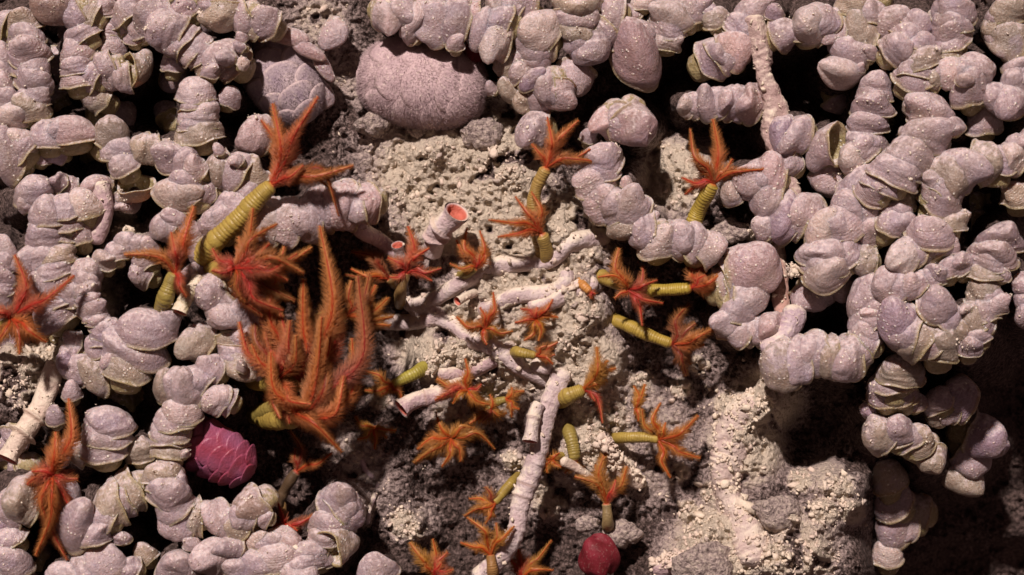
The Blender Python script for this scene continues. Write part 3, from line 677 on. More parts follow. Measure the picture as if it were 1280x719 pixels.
# ------------------------------------------------------------------ crumbs of sediment: uncountable
PHI = (1 + 5 ** 0.5) / 2
ICO_V = nrm(np.array([(-1, PHI, 0), (1, PHI, 0), (-1, -PHI, 0), (1, -PHI, 0), (0, -1, PHI), (0, 1, PHI), (0, -1, -PHI), (0, 1, -PHI), (PHI, 0, -1), (PHI, 0, 1), (-PHI, 0, -1), (-PHI, 0, 1)], float))
ICO_F = np.array([(0, 11, 5), (0, 5, 1), (0, 1, 7), (0, 7, 10), (0, 10, 11), (1, 5, 9), (5, 11, 4), (11, 10, 2), (10, 7, 6), (7, 1, 8), (3, 9, 4), (3, 4, 2), (3, 2, 6), (3, 6, 8), (3, 8, 9), (4, 9, 5), (2, 4, 11), (6, 2, 10), (8, 6, 7), (9, 8, 1)])
def crumbs(name, cent, rad, mat, dark=None):
    """cent in world metres, rad in metres"""
    n = len(cent)
    V = ICO_V[None] * (1 + rng.uniform(-0.5, 0.5, (n, 12, 1)))
    V = V * np.exp(rng.normal(0, 0.38, (n, 1, 3)))
    q = rng.normal(0, 1, (n, 3, 3)); q, _r = np.linalg.qr(q)
    V = np.einsum('nij,nkj->nki', q, V) * rad[:, None, None] + cent[:, None, :]
    F = (ICO_F[None] + (np.arange(n) * 12)[:, None, None]).reshape(-1, 3)
    K = np.zeros((n * 12, 3))
    if dark is not None: K[:, 0] = np.repeat(dark, 12)
    o = obj(name, make_mesh(name, V.reshape(-1, 3), F, K), mat)
    o['kind'] = 'stuff'
    return o
N = 26000
cx = rng.uniform(-20, 1300, N); cy = rng.uniform(-20, 740, N)
sv = sedv(cx, cy) * (0.3 + 1.3 * fbm(cx / 16, cy / 16, 81, 3))
keep = rng.uniform(0, 1, N) < np.clip(sv * 0.9 - 0.14, 0, 0.6)
cx, cy = cx[keep], cy[keep]
rad = np.exp(rng.normal(0.05, 0.45, len(cx)))
cz = hgt(cx, cy) + rad * rng.uniform(-0.5, 0.3, len(cx))
cr = crumbs('sediment_crumbs', at(np.stack([cx, cy, cz], 1)), rad * MM, M_CRUMB, (rng.uniform(0, 1, len(cx)) > 0.72 + 0.4 * sedv(cx, cy)).astype(float) * 0.7)
tag(cr, 'pale crumbly sediment strewn over the rock between the worms', 'sediment')

# dim limpets deep in the gaps between the stacks: one mass
g_v, g_f, g_k, g_n = [], [], [], 0
F0 = np.array([p.vertices[:] for p in VAR[0][0].polygons])
kbuf = np.zeros(len(VAR[0][1]) * 4, np.float32); VAR[0][0].color_attributes['Col'].data.foreach_get('color', kbuf); K0 = kbuf.reshape(-1, 4)[:, :3]
for Me, V0 in EXTRA:
    g_v.append(V0 @ Me[:3, :3].T + Me[:3, 3]); g_f.append(F0 + g_n); g_k.append(K0); g_n += len(V0)
for _ in range(300):
    zone = random.random()
    x = random.uniform(-60, 340) if zone < .6 else random.uniform(1040, 1330)
    y = random.uniform(-60, 760)
    if 225 < x < 335 and 515 < y < 615: continue
    if x > 980 and y > 440: continue
    if x < 340 and y > 440 and x > 250 and y < 640: continue
    if 985 < x < 1040 and 80 < y < 170 or 1000 < x < 1070 and 350 < y < 420 or 165 < x < 195 and 110 < y < 145: continue
    dd = float(hgt(np.array([x]), np.array([y]))[0]) + 8
    if dd > 30: continue
    dd -= 10
    V0 = random.choice(VAR)[1]
    ln = random.uniform(36, 60); q = Matrix.Rotation(random.uniform(0, 6.28), 3, 'Y') @ Matrix.Rotation(random.uniform(-1.2, 1.2), 3, 'X')
    Vw = (V0 * np.array([ln, ln * .85, ln * .65]) * MM) @ np.array(q).T + at(np.array([x, y, dd]))
    g_v.append(Vw); g_n0 = g_n; g_n += len(V0)
    g_f.append(F0 + g_n0); g_k.append(K0)
bg = obj('background_limpets', make_mesh('background_limpets', np.vstack(g_v), np.vstack(g_f), np.vstack(g_k)), M_SHELL, None, None, TINT['l'])
bg['kind'] = 'stuff'; tag(bg, 'limpets wedged between and behind the others in the stacks', 'limpet')

# dust grains sitting on the shells
DV, DR = [], []
for (x, y, ln, wd, hg, d, Mx, V) in shells:
    if V is None or not (-30 < x < 1310) or random.random() < 0.3: continue
    n = rng.poisson(2 + ln * random.choice((0.05, 0.15, 0.5)))
    if n == 0: continue
    Wd = V @ Mx[:3, :3].T + Mx[:3, 3]
    c = Mx[:3, 3] + Mx[:3, 2] * 0.4
    score = nrm(Wd - c) @ np.array([-0.1, -0.75, 0.6])
    cand = np.where((score > 0.25) & (V[:, 2] > 0.1))[0]
    if len(cand) == 0: continue
    ctr = Wd[rng.choice(cand)]
    wgt = np.exp(-np.sum((Wd[cand] - ctr) ** 2, 1) / (0.22 * ln * MM) ** 2) + 0.03
    pick = rng.choice(cand, size=n, p=wgt / wgt.sum())
    DV.append(Wd[pick] + rng.normal(0, 0.0013, (n, 3))); DR.append(rng.gamma(2, 0.20, n) + 0.28)
du = crumbs('shell_dust', np.vstack(DV), np.concatenate(DR) * MM, M_DUST)
tag(du, 'fine pale grains lying on the limpet shells', 'dust')

# cauliflower clumps of coarse crust on ledges and tubes
cc, rr_, dk = [], [], []
for (x, y, r0, dz) in CLUMPS:
    n = int(6 + r0 * r0 * (0.09 if dz < 90 else 0.5))
    v = nrm(rng.normal(0, 1, (n, 3))) * (rng.uniform(0, 1, (n, 1)) ** 0.33) * r0
    v[:, 2] = np.abs(v[:, 2]) * 0.6
    px = x + v[:, 0]; py = y + v[:, 1]
    base = hgt(px, py) if dz < 90 else np.full(n, 90.0)
    off = rng.uniform(-1, 1.0, n)
    rad = np.exp(rng.normal(0.35, 0.45, n))
    cc.append(at(np.stack([px, py, base + off], 1))); rr_.append(rad); dk.append(np.full(n, 0.0) + (rng.uniform(0, 1, n) < 0.15) * 0.5)
cl = crumbs('crust_clumps', np.vstack(cc), np.concatenate(rr_) * MM, M_CRUMB, np.concatenate(dk))
tag(cl, 'cream cauliflower-like mineral crust clinging to ledges and tubes', 'crust')

# ------------------------------------------------------------------ tubes
TC, TR = [], []
def tube(label, pts, w, tint=(0.58, 0.47, 0.47), rings=0, mouth=False, collars=(), wob=0.09, seed=1, group=None, lift=-0.05, crust=0.12, lumpy=0.05):
    """pts: (px, py, d or None -> lies on the rock)"""
    r = np.random.default_rng(seed)
    P = []
    for p in pts:
        dd = p[2] if len(p) > 2 else None
        if dd is None: qq = max(4.0, w * 0.5); gx_, gy_ = np.meshgrid(np.linspace(-qq, qq, 5), np.linspace(-qq, qq, 5)); dd = float(np.mean(hgt(p[0] + gx_.ravel(), p[1] + gy_.ravel()))) + (w * lift)
        P.append((p[0], p[1], dd))
    L = sum(math.dist(P[i], P[i + 1]) for i in range(len(P) - 1))
    n = max(10, int(L / 2.0))
    path = catmull(qa(P), n)
    path[:, :2] += w * 0.10 * np.stack([np.sin(np.arange(n) / r.uniform(5, 9) + r.uniform(0, 6)), np.sin(np.arange(n) / r.uniform(5, 9) + r.uniform(0, 6))], 1)
    if len(P) > 2: path[1:-1] = (path[:-2] + 2 * path[1:-1] + path[2:]) / 4
    t = np.linspace(0, 1, n); s = t * L
    seg = 26
    a = np.linspace(0, 2 * np.pi, seg, endpoint=False)
    rad = np.full((n, seg), w / 2.0)
    for k in range(4):
        rad *= 1 + wob * 0.5 * np.sin(s[:, None] / r.uniform(9, 30) + k * a[None] + r.uniform(0, 6.28))
    if rings:
        q = (s / rings) % 1
        rad *= (1 + 0.10 * q ** 3)[:, None]
    an = np.broadcast_to(a[None] * w / 2, (n, seg)); sn_ = np.broadcast_to(s[:, None], (n, seg))
    rad *= 1 + lumpy * (0.6 - worley(sn_ / 9.0, an / 9.0 + seed * 13, seed)) * 2 + lumpy * (0.6 - worley(sn_ / 5.0, an / 5.0 + seed * 7, seed + 3))
    K = np.zeros((n, seg, 3))
    for (tc, amt) in collars:
        g = np.exp(-((t - tc) * L / 2.2) ** 2)
        rad *= (1 + amt * 1.3 * g)[:, None]; K[..., 1] += (0.5 * np.exp(-((t - tc - 2.5 / L) * L / 1.6) ** 2))[:, None]
    if mouth:
        rad *= (1 + 0.20 * np.exp(-((1 - t) * L / 6) ** 2))[:, None]
    else:
        e = np.clip((1 - t) * L / (w * 0.4), 0, 1); rad *= np.sqrt(1 - (1 - e) ** 2 * 0.9)[:, None]
        e = np.clip(t * L / (w * 0.4), 0, 1); rad *= np.sqrt(1 - (1 - e) ** 2 * 0.9)[:, None]
    g = Geo()
    V, F, _ = sweep(path, rad, seg, True, not mouth)
    Kf = np.clip(K.reshape(-1, 3), 0, 1)
    Kf = np.vstack([Kf, np.zeros((len(V) - len(Kf), 3))])
    g.add(V, F, Kf)
    m = int(crust * L * w * 0.10)
    if m:
        Vw = V[:n * seg].reshape(n, seg, 3); cen = Vw.mean(1, keepdims=True)
        up = nrm(Vw - cen) @ np.array([-0.1, -0.6, 0.75])
        patch = vnoise(np.arange(n)[:, None] * 2.6 / 11 + seed * 7, np.arange(seg)[None] * 0.4 + 0 * up, seed)
        sc_ = np.clip(up + 0.25, 0, 1) * np.clip(patch - 0.45 + 0.5 * min(crust, 1), 0, 1) ** 1.5; sc_ = sc_.ravel() + 1e-6
        pk = rng.choice(n * seg, m, p=sc_ / sc_.sum())
        TC.append(at(Vw.reshape(-1, 3)[pk] + rng.normal(0, 1.2, (m, 3)))); TR.append(np.exp(rng.normal(0.0 + 0.4 * min(crust, 1), 0.5, m)))
    o0 = at(np.array(P[0]))
    if mouth:       # inner lining and the red plume sunk in it
        T = nrm(path[-1] - path[-2])
        depth = np.array([0, -1.0, -4.0, -9.0])
        ip = path[-1] + depth[:, None] * T
        ri = np.array([0.60, 0.48, 0.44, 0.38]) * w * np.array([1.0, 1, 1, 1])
        V, F, tt = sweep(ip, ri, seg, False, True)
        kk = np.zeros((len(V), 3)); kk[:, 2] = np.clip(tt * 3, 0, 1)
        g.add(V, F, kk)
    o = obj('worm_tube', g.mesh('worm_tube', o0, M_TUBE), None, None, o0, tint)
    tag(o, label, 'tube', group)
    return o

WH = (0.57, 0.475, 0.455); PK = (0.50, 0.37, 0.37); CR = (0.64, 0.53, 0.42); LV = (0.52, 0.42, 0.45)
tube('stubby white tube with red flesh in its flared mouth', [(536, 318, 34), (546, 296, 54), (556, 280, 68), (569, 263, 84)], 26, (0.66, 0.55, 0.53), 0, True, [(0.34, 0.30), (0.60, 0.30)], seed=2, crust=0)
tube('small narrow tube opening beside the red-gilled worm', [(500, 332, 40), (500, 318, 52), (498, 305, 62)], 13, WH, 0, True, [(0.5, .15)], seed=3)
tube('long thick white tube winding across the sediment', [(516, 394), (545, 374), (580, 350), (618, 336), (655, 327), (690, 323), (718, 306), (760, 292)], 22, WH, seed=4, wob=.13)
tube('thick bent tube ending over the dark hollow', [(470, 402), (500, 400), (535, 402), (548, 394), (540, 382), (505, 380)], 21, WH, seed=6)
tube('knuckled white tube running down from the long tube to the upright one', [(532, 392), (562, 402), (590, 424), (625, 440), (655, 460), (698, 480)], 21, WH, seed=7, wob=.14)
tube('buried knobbly tube crossing under the little striped worm', [(548, 462), (580, 470), (612, 452), (640, 430)], 19, PK, seed=8, wob=.15)
tube('curved tube looping under the long white tube', [(596, 388), (640, 372), (685, 366), (704, 352), (708, 340)], 19, WH, seed=9)
tube('tall upright ringed white tube in the lower crevice', [(702, 462, 46), (690, 500, 50), (680, 540, 50), (665, 585, 46), (655, 620, 44), (646, 660, 44), (628, 690, 42), (596, 724, 36)], 23, WH, 15, seed=10, collars=[(.5, .1), (.56, .12)])
tube('short pipe-like tube with a reddish end against the upright tube', [(674, 506, 62), (668, 526, 68), (661, 552, 74)], 17, WH, 0, True, [(0.45, .14)], seed=11)
tube('pink tapered tube with an open end above the dark rock', [(585, 482, 30), (555, 488, 36), (528, 498, 42), (500, 512, 50)], 20, PK, 0, True, [(0.35, .1), (.6, .1)], seed=12)
tube('cream jointed tube with flared collars near the shell heap', [(72, 458, 62), (58, 488, 70), (42, 520, 76), (28, 548, 82), (8, 574, 88)], 25, CR, 0, True, [(0.5, .3), (0.72, .5)], seed=13)
tube('crust-covered tube descending from the crumbly ledge', [(952, 492), (925, 528), (908, 570), (912, 620), (930, 662), (955, 712)], 38, (0.56, 0.46, 0.40), seed=14, wob=.16, crust=0.6, lift=-0.12, lumpy=.12)
tube('long pink tube beside the black cleft', [(940, 20, 52), (948, 56, 56), (956, 92, 60), (968, 130, 58), (966, 170, 56), (984, 215, 56), (990, 262, 52)], 24, (0.46, 0.34, 0.30), seed=15, wob=.26, crust=0.1, lumpy=.14)
tube('bent pink tube reaching from the fanned shells', [(440, 262, 90), (454, 286, 74), (474, 302, 46), (500, 318, 34)], 19, PK, seed=16)
tube('purplish tube joining the ringed stack to the horizontal chain', [(992, 384, 66), (982, 412, 74), (962, 448, 80)], 30, LV, seed=17)
tube('smooth pink tube beside the cream-dusted limpet', [(126, 226, 72), (128, 262, 74), (118, 306, 66)], 24, PK, seed=18)
tube('tiny tube tip poking out below the long white tube', [(594, 366), (584, 370, 52), (572, 377, 62)], 10, CR, 0, True, seed=20)
tube('rusty-pink tube remnant between the two shell stacks', [(972, 300, 40), (976, 335, 36), (972, 372, 44), (980, 398, 52)], 20, (0.52, 0.33, 0.26), seed=21, wob=.2)
tube('short pale yellow tube under the leaning limpet', [(246, 345, 112), (238, 366, 122), (226, 392, 130)], 16, (0.62, 0.54, 0.32), 7, True, seed=22)
tube('thin pale strand on the dark rock', [(452, 574), (458, 588), (468, 598)], 7, LV, seed=23)
tube('thin pale strand curving above the smooth limpet', [(474, 602), (468, 620), (460, 640), (458, 655)], 7, LV, seed=24)
tube('half-buried tube below the bright looping stack', [(660, 385), (700, 372), (745, 350)], 20, WH, seed=25)
tube('slim white tube end beside the striped worm body', [(664, 452), (690, 463, 52)], 17, WH, seed=26)
tube('crusted stub rising from the lower ledge', [(800, 610, -6), (770, 575, 30), (748, 545, 44)], 18, CR, seed=27, wob=.15, crust=1.6)
tube('thin pale tube slanting below the orange gills', [(742, 600, 20), (722, 588, 34), (700, 575, 46)], 12, CR, seed=28)
tube('thick cream tube crossing the crumbly ground by the brown shells', [(880, 715, 30), (845, 700, 24), (815, 712, 16)], 26, PK, seed=29, crust=1.2)

tcr = crumbs('tube_crust', np.vstack(TC), np.concatenate(TR) * MM, M_CRUMB)
tag(tcr, 'pale crumbs settled on the tops of the worm tubes', 'crust')

# ------------------------------------------------------------------ palm worms
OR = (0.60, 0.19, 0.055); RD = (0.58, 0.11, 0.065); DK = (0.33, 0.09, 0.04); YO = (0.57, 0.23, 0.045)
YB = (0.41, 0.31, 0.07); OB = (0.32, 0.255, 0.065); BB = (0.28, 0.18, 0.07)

def gill_mesh(P, W, seed, origin, twist=0.0):
    r = np.random.default_rng(seed)
    L = sum(math.dist(P[i], P[i + 1]) for i in range(len(P) - 1))
    n = max(8, int(L / 1.5))
    path = catmull(qa(P), n)
    path += (np.sin(np.linspace(0, 3.0, n) * r.uniform(0.7, 1.4) + r.uniform(0, 6)) * L * 0.012)[:, None] * r.normal(0, 1, 3)
    T, Nn, B = frames(path)
    # leaf plane: mostly facing viewer
    side = np.cross(T, np.array([0, 0, 1.0])); side = nrm(side + 1e-6)
    outn = np.cross(side, T)
    ca, sa = math.cos(twist), math.sin(twist)
    side, outn = side * ca + outn * sa, outn * ca - side * sa
    t = np.linspace(0, 1, n)
    pk = r.uniform(0.25, 0.45)
    prof = (0.22 + 0.78 * np.clip(t / pk, 0, 1) ** 0.8) * np.clip((1.01 - t) / (1 - pk), 0, 1) ** (0.65 if W > 23 else r.uniform(0.75, 1.05)) * (1 + 0.08 * np.sin(t * 21 + seed))
    prof = np.maximum(prof, 0.10 * (1 - t))
    g = Geo()
    # central blade: lens section
    seg = 10
    a = np.linspace(0, 2 * np.pi, seg, endpoint=False)
    bl = 0.32 if W > 28 else 0.40
    hw = W / 2 * prof * bl + 0.5; ht = W / 2 * prof * 0.18 + 0.5
    V = path[:, None] + hw[:, None, None] * np.cos(a)[None, :, None] * side[:, None] + ht[:, None, None] * np.sin(a)[None, :, None] * outn[:, None]
    V = V.reshape(-1, 3)
    F = [(i * seg + j, i * seg + (j + 1) % seg, (i + 1) * seg + (j + 1) % seg, (i + 1) * seg + j) for i in range(n - 1) for j in range(seg)]
    F += [tuple(range(seg))[::-1], tuple((n - 1) * seg + j for j in range(seg))]
    K = np.zeros((n, seg, 3)); K[..., 0] = 0.12 + 0.45 * np.abs(np.cos(a))[None] ** 1.5; K[..., 1] = t[:, None]
    Vp = V.copy(); Vp[:, 1] *= -1
    g.add(Vp, F, K.reshape(-1, 3))
    # midrib
    V, F, tt = sweep(path + outn * (ht[:, None] * 0.75), 0.10 * W * (1.1 - t) * 0.6 + 0.5, 6)
    g.add(V, F, (0.0, 0, 0))
    # filaments
    rows = 9 if W < 24 else 16
    ii = np.repeat(np.arange(1, n - 1), rows)
    m = len(ii)
    comb = np.tile(np.arange(rows), n - 2) < 4                      # a regular comb along both edges, loose fuzz elsewhere
    ang = r.uniform(0, 2 * np.pi, m)
    ang = np.where(comb, np.where(np.tile(np.arange(rows), n - 2) % 2, 0, np.pi) + r.normal(0, 0.18, m), ang)
    e = np.cos(ang)[:, None] * side[ii] + np.sin(ang)[:, None] * outn[ii]
    root = path[ii] + hw[ii, None] * 0.85 * np.cos(ang)[:, None] * side[ii] + ht[ii, None] * 0.85 * np.sin(ang)[:, None] * outn[ii] + T[ii] * r.uniform(-0.8, 0.8, (m, 1))
    fl = (W / 2 * prof[ii] * (0.36 + 0.34 * np.abs(np.cos(ang))) + 2.4) * r.uniform(0.7, 1.15, m)
    dirv = nrm(e + T[ii] * np.where(comb, r.normal(0.65, 0.06, m), r.uniform(0.4, 1.1, m))[:, None] + r.normal(0, 0.06, (m, 3)))
    tip = root + dirv * fl[:, None] + T[ii] * (fl * 0.25)[:, None]
    q1 = nrm(np.cross(dirv, T[ii])); q2 = nrm(np.cross(dirv, q1))
    rw = np.where(comb, 0.36, 0.30)[:, None]
    vs = np.stack([root + q1 * rw, root - q1 * rw * 0.5 + q2 * rw * 0.85, root - q1 * rw * 0.5 - q2 * rw * 0.85, tip], 1).reshape(-1, 3)
    vs[:, 1] *= -1
    b = np.arange(m) * 4
    F = np.stack([np.stack([b, b + 1, b + 3], 1), np.stack([b + 1, b + 2, b + 3], 1), np.stack([b + 2, b, b + 3], 1)], 1).reshape(-1, 3)
    kc = np.zeros((m, 4, 3)); kc[:, :3, 0] = 0.35 + 0.3 * np.abs(np.cos(ang))[:, None]; kc[:, 3, 0] = 1.0; kc[:, 3, 2] = 1.0; kc[:, 3, 2] = np.where(comb, 0.9, 1.0); kc[:, :3, 2] = 0.1
    kc[..., 1] = t[ii][:, None]
    g.add(vs, F, kc.reshape(-1, 3))
    return g.mesh('gill', origin, M_GILL)

wseed = [0]
def worm(label, body, w, tips, gtint=OR, btint=YB, gw=15, group=None, base=None):
    """body: list of (px,py,d) from the rock to the head; tips: (px,py[,dz[,width[,tint[,bend]]]])"""
    wseed[0] += 1; sd = wseed[0] * 50
    r = np.random.default_rng(sd)
    o0 = at(np.array(body[0], float))
    root = empty('palm_worm', o0)
    tag(root, label, 'worm', group)
    L = sum(math.dist(body[i], body[i + 1]) for i in range(len(body) - 1))
    n = max(24, int(L * 2.6))
    path = catmull(qa(body), n)
    t = np.linspace(0, 1, n); s = t * L
    ring = max(2.7, w * 0.18)
    sw = s + ring * 0.5 * np.sin(s / 9.0 + sd) + ring * 0.3 * np.sin(s / 3.7 + 2 * sd)
    q = (sw / ring) % 1
    bulge = np.sin(np.pi * q) ** 0.6
    rad = w / 2 * (1.10 - 0.30 * t) * (0.925 + 0.075 * bulge) * (1 + 0.06 * np.sin(s / 11.0 + sd) + 0.03 * np.sin(s / 4.3 + sd))
    rad *= np.sqrt(np.clip((1.001 - t) * L / (w * 0.35), 0.10, 1))
    V, F, tt = sweep(path, rad, 16)
    K = np.zeros((len(V), 3)); kr = np.repeat(1 - bulge, 16); K[:len(kr), 0] = kr ** 1.5
    K[:, 2] = np.clip((tt - 1 + 4.5 / L) * L / 4.5, 0, 1) * 0.9
    g = Geo(); g.add(V, F, K)
    obj('body', g.mesh('body', o0, M_BODY), None, root, None, np.array(btint) * r.uniform(0.92, 1.06))
    h = np.array(body[-1], float); hd = nrm(h - np.array(body[-2], float))
    for k, tp in enumerate(tips):
        dz = tp[2] if len(tp) > 2 else 0
        W = tp[3] if len(tp) > 3 and tp[3] else gw
        tn = tp[4] if len(tp) > 4 and tp[4] else gtint
        bend = tp[5] if len(tp) > 5 else r.uniform(-0.20, 0.20)
        bend += r.uniform(-0.05, 0.05)
        if body[-1][1] > 455 and body[-1][0] > 430 and tn is OR: tn = (0.60, 0.26, 0.046)
        e = np.array([tp[0], tp[1], h[2] + dz], float)
        v = e - h; Lg = np.linalg.norm(v)
        perp = np.array([-v[1], v[0], 0.0])
        mid = h + v * 0.5 + perp * bend + np.array([0, 0, r.uniform(0.0, 0.26) * Lg])
        st = h - hd * 2
        P = [st, h + (mid - h) * 0.5 + hd * min(6, Lg * 0.08), mid + v * 0.04, e]
        tc = np.array(tn) * r.uniform(0.90, 1.10, 3) * r.uniform(0.88, 1.05)
        obj('gill', gill_mesh(P, W * (1.22 if W > 23 else 1.75), sd + k, o0, r.uniform(-0.5, 0.5)), None, root, None, np.clip(tc, 0, 1))
    return root

def on(x, y, up=0): return (x, y, float(hgt(np.array([x]), np.array([y]))[0]) + up)

worm('big worm with ringed yellow-green body and long red-ribbed gills held up', [(252, 322, 92), (268, 302, 112), (300, 272, 124), (324, 246, 132), (342, 230, 138)], 27,
     [(340, 128, 10, 22, OR, .05), (398, 120, 26, 20, RD, -.04), (326, 150, -14, 18, RD), (442, 207, 16, 15, OR, .08), (380, 206, 20, 14, RD), (424, 272, 2, 12, DK, -.42), (418, 240, -6, 12, DK, -.25)])
worm('worm with olive body and four raised orange-red gills by the pale yellow tube', [on(204, 392, 4), (206, 375, 124), (214, 352, 132), (220, 340, 138)], 22,
     [(154, 319, 14, 16, OR, .14), (214, 290, 6, 15, RD), (243, 258, 8, 22, OR, -.05), (234, 372, 14, 14, RD, .1)], btint=OB)
worm('red star-shaped worm spreading six gills over the tan sediment', [(-14, 424, 70), (-4, 412, 105), (14, 398, 124)], 14,
     [(18, 320, 8, 19, RD), (92, 343, 14, 18, RD, .06), (58, 428, 22, 22, OR), (24, 444, 22, 20, OR), (-12, 376, 10, 18, RD), (-14, 440, 10, 18, OR)])
worm('red-centred worm fanning many gills at the top of the worm clump', [(262, 335, 90), (276, 338, 116), (294, 334, 140)], 22,
     [(317, 260, 10, 26, OR, .06), (266, 310, 8, 15, RD), (264, 338, 10, 14, RD), (308, 378, 14, 24, YO, .1), (358, 352, 16, 28, RD, -.12), (356, 388, 12, 28, RD, .12), (347, 280, 4, 24, OR, -.08), (372, 318, 8, 26, RD, .14), (392, 310, -6, 20, YO, .16),
      (380, 342, 18, 28, OR, -.16), (328, 396, 6, 26, RD, .2), (368, 376, 0, 28, DK), (338, 304, 6, 22, RD), (298, 296, 4, 17, OR), (340, 330, 26, 24, RD, .2)])
worm('largest clump worm with a broad purple-ribbed feather gill', [(330, 522, 40), (350, 524, 90), (374, 526, 110)], 28,
     [(448, 344, 44, 36, (0.52, 0.15, 0.09), .20), (438, 420, 14, 34, OR, .24), (402, 396, 52, 34, OR, .06), (430, 470, 26, 32, OR, .30), (338, 440, 42, 28, OR, -.22), (408, 440, 4, 34, DK, .16)])
worm('clump worm with two tall upright feather gills', [(340, 486, 40), (360, 482, 78), (382, 476, 96)], 26,
     [(400, 282, 22, 38, OR, .12), (352, 310, 26, 34, OR, -.18), (422, 352, -4, 32, RD, .16), (378, 348, 44, 32, OR, -.05), (328, 398, 16, 28, RD, -.2), (412, 420, 34, 30, OR, .2), (384, 372, -10, 32, DK, .02), (362, 400, 60, 30, RD, -.10)])
worm('clump worm leaning out over the coiled heap', [(316, 476, 60), (330, 478, 96), (346, 474, 116)], 22,
     [(299, 402, 22, 25, RD, -.14), (346, 378, 6, 28, RD, .1), (314, 430, 26, 22, OR, -.12), (372, 418, 34, 30, OR, .16), (390, 506, 34, 28, OR, .2), (350, 524, 24, 26, OR, .1), (322, 372, -16, 26, DK, -.1)])
worm('worm with one long orange gill drooping under the clump', [(318, 520, 20), (334, 512, 70), (352, 508, 100)], 22,
     [(428, 566, 30, 22, OR, -.10), (400, 540, 10, 18, DK, -.06), (372, 500, 30, 30, OR), (362, 530, 22, 24, RD)], btint=OB)
worm('worm with yellow body showing and orange gills curling sideways', [(396, 402, 60), (414, 396, 84), (436, 394, 94)], 20,
     [(492, 396, 8, 17, YO, .14), (486, 372, 4, 17, YO, .16), (470, 356, 8, 17, OR, .14), (488, 408, 14, 14, YO, .10), (462, 342, 0, 14, DK, .1), (440, 350, 4, 14, OR)])
worm('rose-red worm with upright gills between the two open tubes', [on(500, 380, -4), (501, 364, 58), (508, 340, 70)], 15,
     [(510, 283, 6, 14, RD), (537, 310, 8, 13, RD), (552, 336, 10, 13, RD), (540, 352, 12, 10, RD), (484, 322, 6, 14, RD), (486, 346, 10, 12, RD), (520, 318, 12, 11, RD)], (0.68, 0.15, 0.09), BB)
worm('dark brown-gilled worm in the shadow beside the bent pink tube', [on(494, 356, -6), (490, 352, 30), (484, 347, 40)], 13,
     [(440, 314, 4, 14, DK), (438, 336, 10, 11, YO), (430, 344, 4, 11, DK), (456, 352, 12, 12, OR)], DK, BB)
worm('orange worm half hidden behind the flared tube', [on(574, 345, -2), (584, 342, 48), (596, 334, 58)], 12,
     [(584, 284, -2, 12, OR), (600, 288, 2, 12, YO), (608, 308, 6, 12, OR), (570, 300, -4, 12, OR), (562, 330, 2, 10, YO), (600, 318, 10, 12, RD)], OR, OB)
worm('tall slender worm with curved brown-yellow body and red crown', [on(680, 322, -6), (672, 288, 56), (667, 258, 66), (671, 234, 74), (684, 208, 84)], 19,
     [(684, 146, 4, 13, OR, .08), (722, 150, 6, 14, OR, -.06), (664, 180, 4, 12, OR, .08), (754, 203, 10, 12, OR, -.05), (738, 186, 10, 12, OR), (700, 172, 14, 12, RD)], OR, (0.42, 0.29, 0.085))
worm('short worm with gills swept sideways at the foot of the tall worm', [on(684, 330, -6), (683, 312, 60), (676, 290, 76)], 19,
     [(611, 274, 8, 12, OR, .06), (622, 297, 14, 13, OR, .04), (644, 246, 6, 12, OR, .05), (664, 240, 8, 13, OR), (656, 262, 12, 12, OR)], OR, (0.42, 0.30, 0.085))
worm('worm with upright yellow body and red crown beside the crumbly patch', [on(864, 288, 0), (872, 266, 44), (884, 242, 64), (892, 228, 72)], 21,
     [(864, 162, 4, 13, OR), (890, 150, 8, 14, OR, .06), (871, 186, 12, 12, YO), (916, 198, 10, 13, OR), (962, 211, 12, 11, OR, -.10), (852, 222, -8, 12, RD), (856, 244, -10, 12, RD)], OR, (0.43, 0.33, 0.06))
worm('bright red star worm on the edge of the sediment ledge', [on(752, 346, 0), (764, 352, 54), (786, 362, 66)], 17,
     [(774, 310, 8, 16, OR), (748, 346, 16, 12, YO), (804, 332, -2, 12, RD), (822, 350, 6, 12, RD), (828, 380, 4, 12, RD), (803, 408, 10, 13, RD, -.16), (768, 374, 10, 10, OR)], RD)
worm('sideways worm with yellow ringed body and tulip-shaped crown', [(798, 366, 30), (816, 363, 48), (842, 362, 54), (866, 360, 58)], 17,
     [(868, 326, 6, 15, OR), (888, 328, 4, 14, OR), (904, 340, 8, 14, OR), (898, 360, 4, 12, OR), (884, 344, 14, 14, RD)], (0.66, 0.18, 0.06), (0.47, 0.36, 0.06))
worm('sideways worm under the ledge with orange gills reaching the pale shells', [(752, 396, -10), (778, 404, 24), (806, 417, 36), (842, 431, 42)], 18,
     [(898, 409, 14, 15, OR, .08), (870, 404, 6, 14, DK), (880, 432, 12, 14, OR), (864, 456, -8, 16, DK), (862, 380, -14, 20, DK), (858, 470, -14, 18, DK)], OR, (0.46, 0.34, 0.065))
worm('small orange worm on the white tube below the long tube', [on(612, 424, -4), (608, 416, 58), (606, 410, 64)], 10,
     [(570, 396, 6, 12, YO), (617, 365, 4, 13, OR), (600, 384, 8, 10, OR), (642, 414, 6, 12, YO), (608, 432, 12, 11, OR), (584, 412, 8, 10, OR)], OR)
worm('small red-centred worm beside the holed sediment crust', [on(672, 406, -4), (671, 403, 56), (670, 399, 62)], 10,
     [(643, 404, 4, 12, OR), (650, 386, 4, 12, RD), (692, 374, 6, 12, OR), (698, 397, 6, 11, YO), (673, 427, 10, 12, YO), (655, 426, 8, 12, YO), (672, 384, 8, 11, RD)], OR)
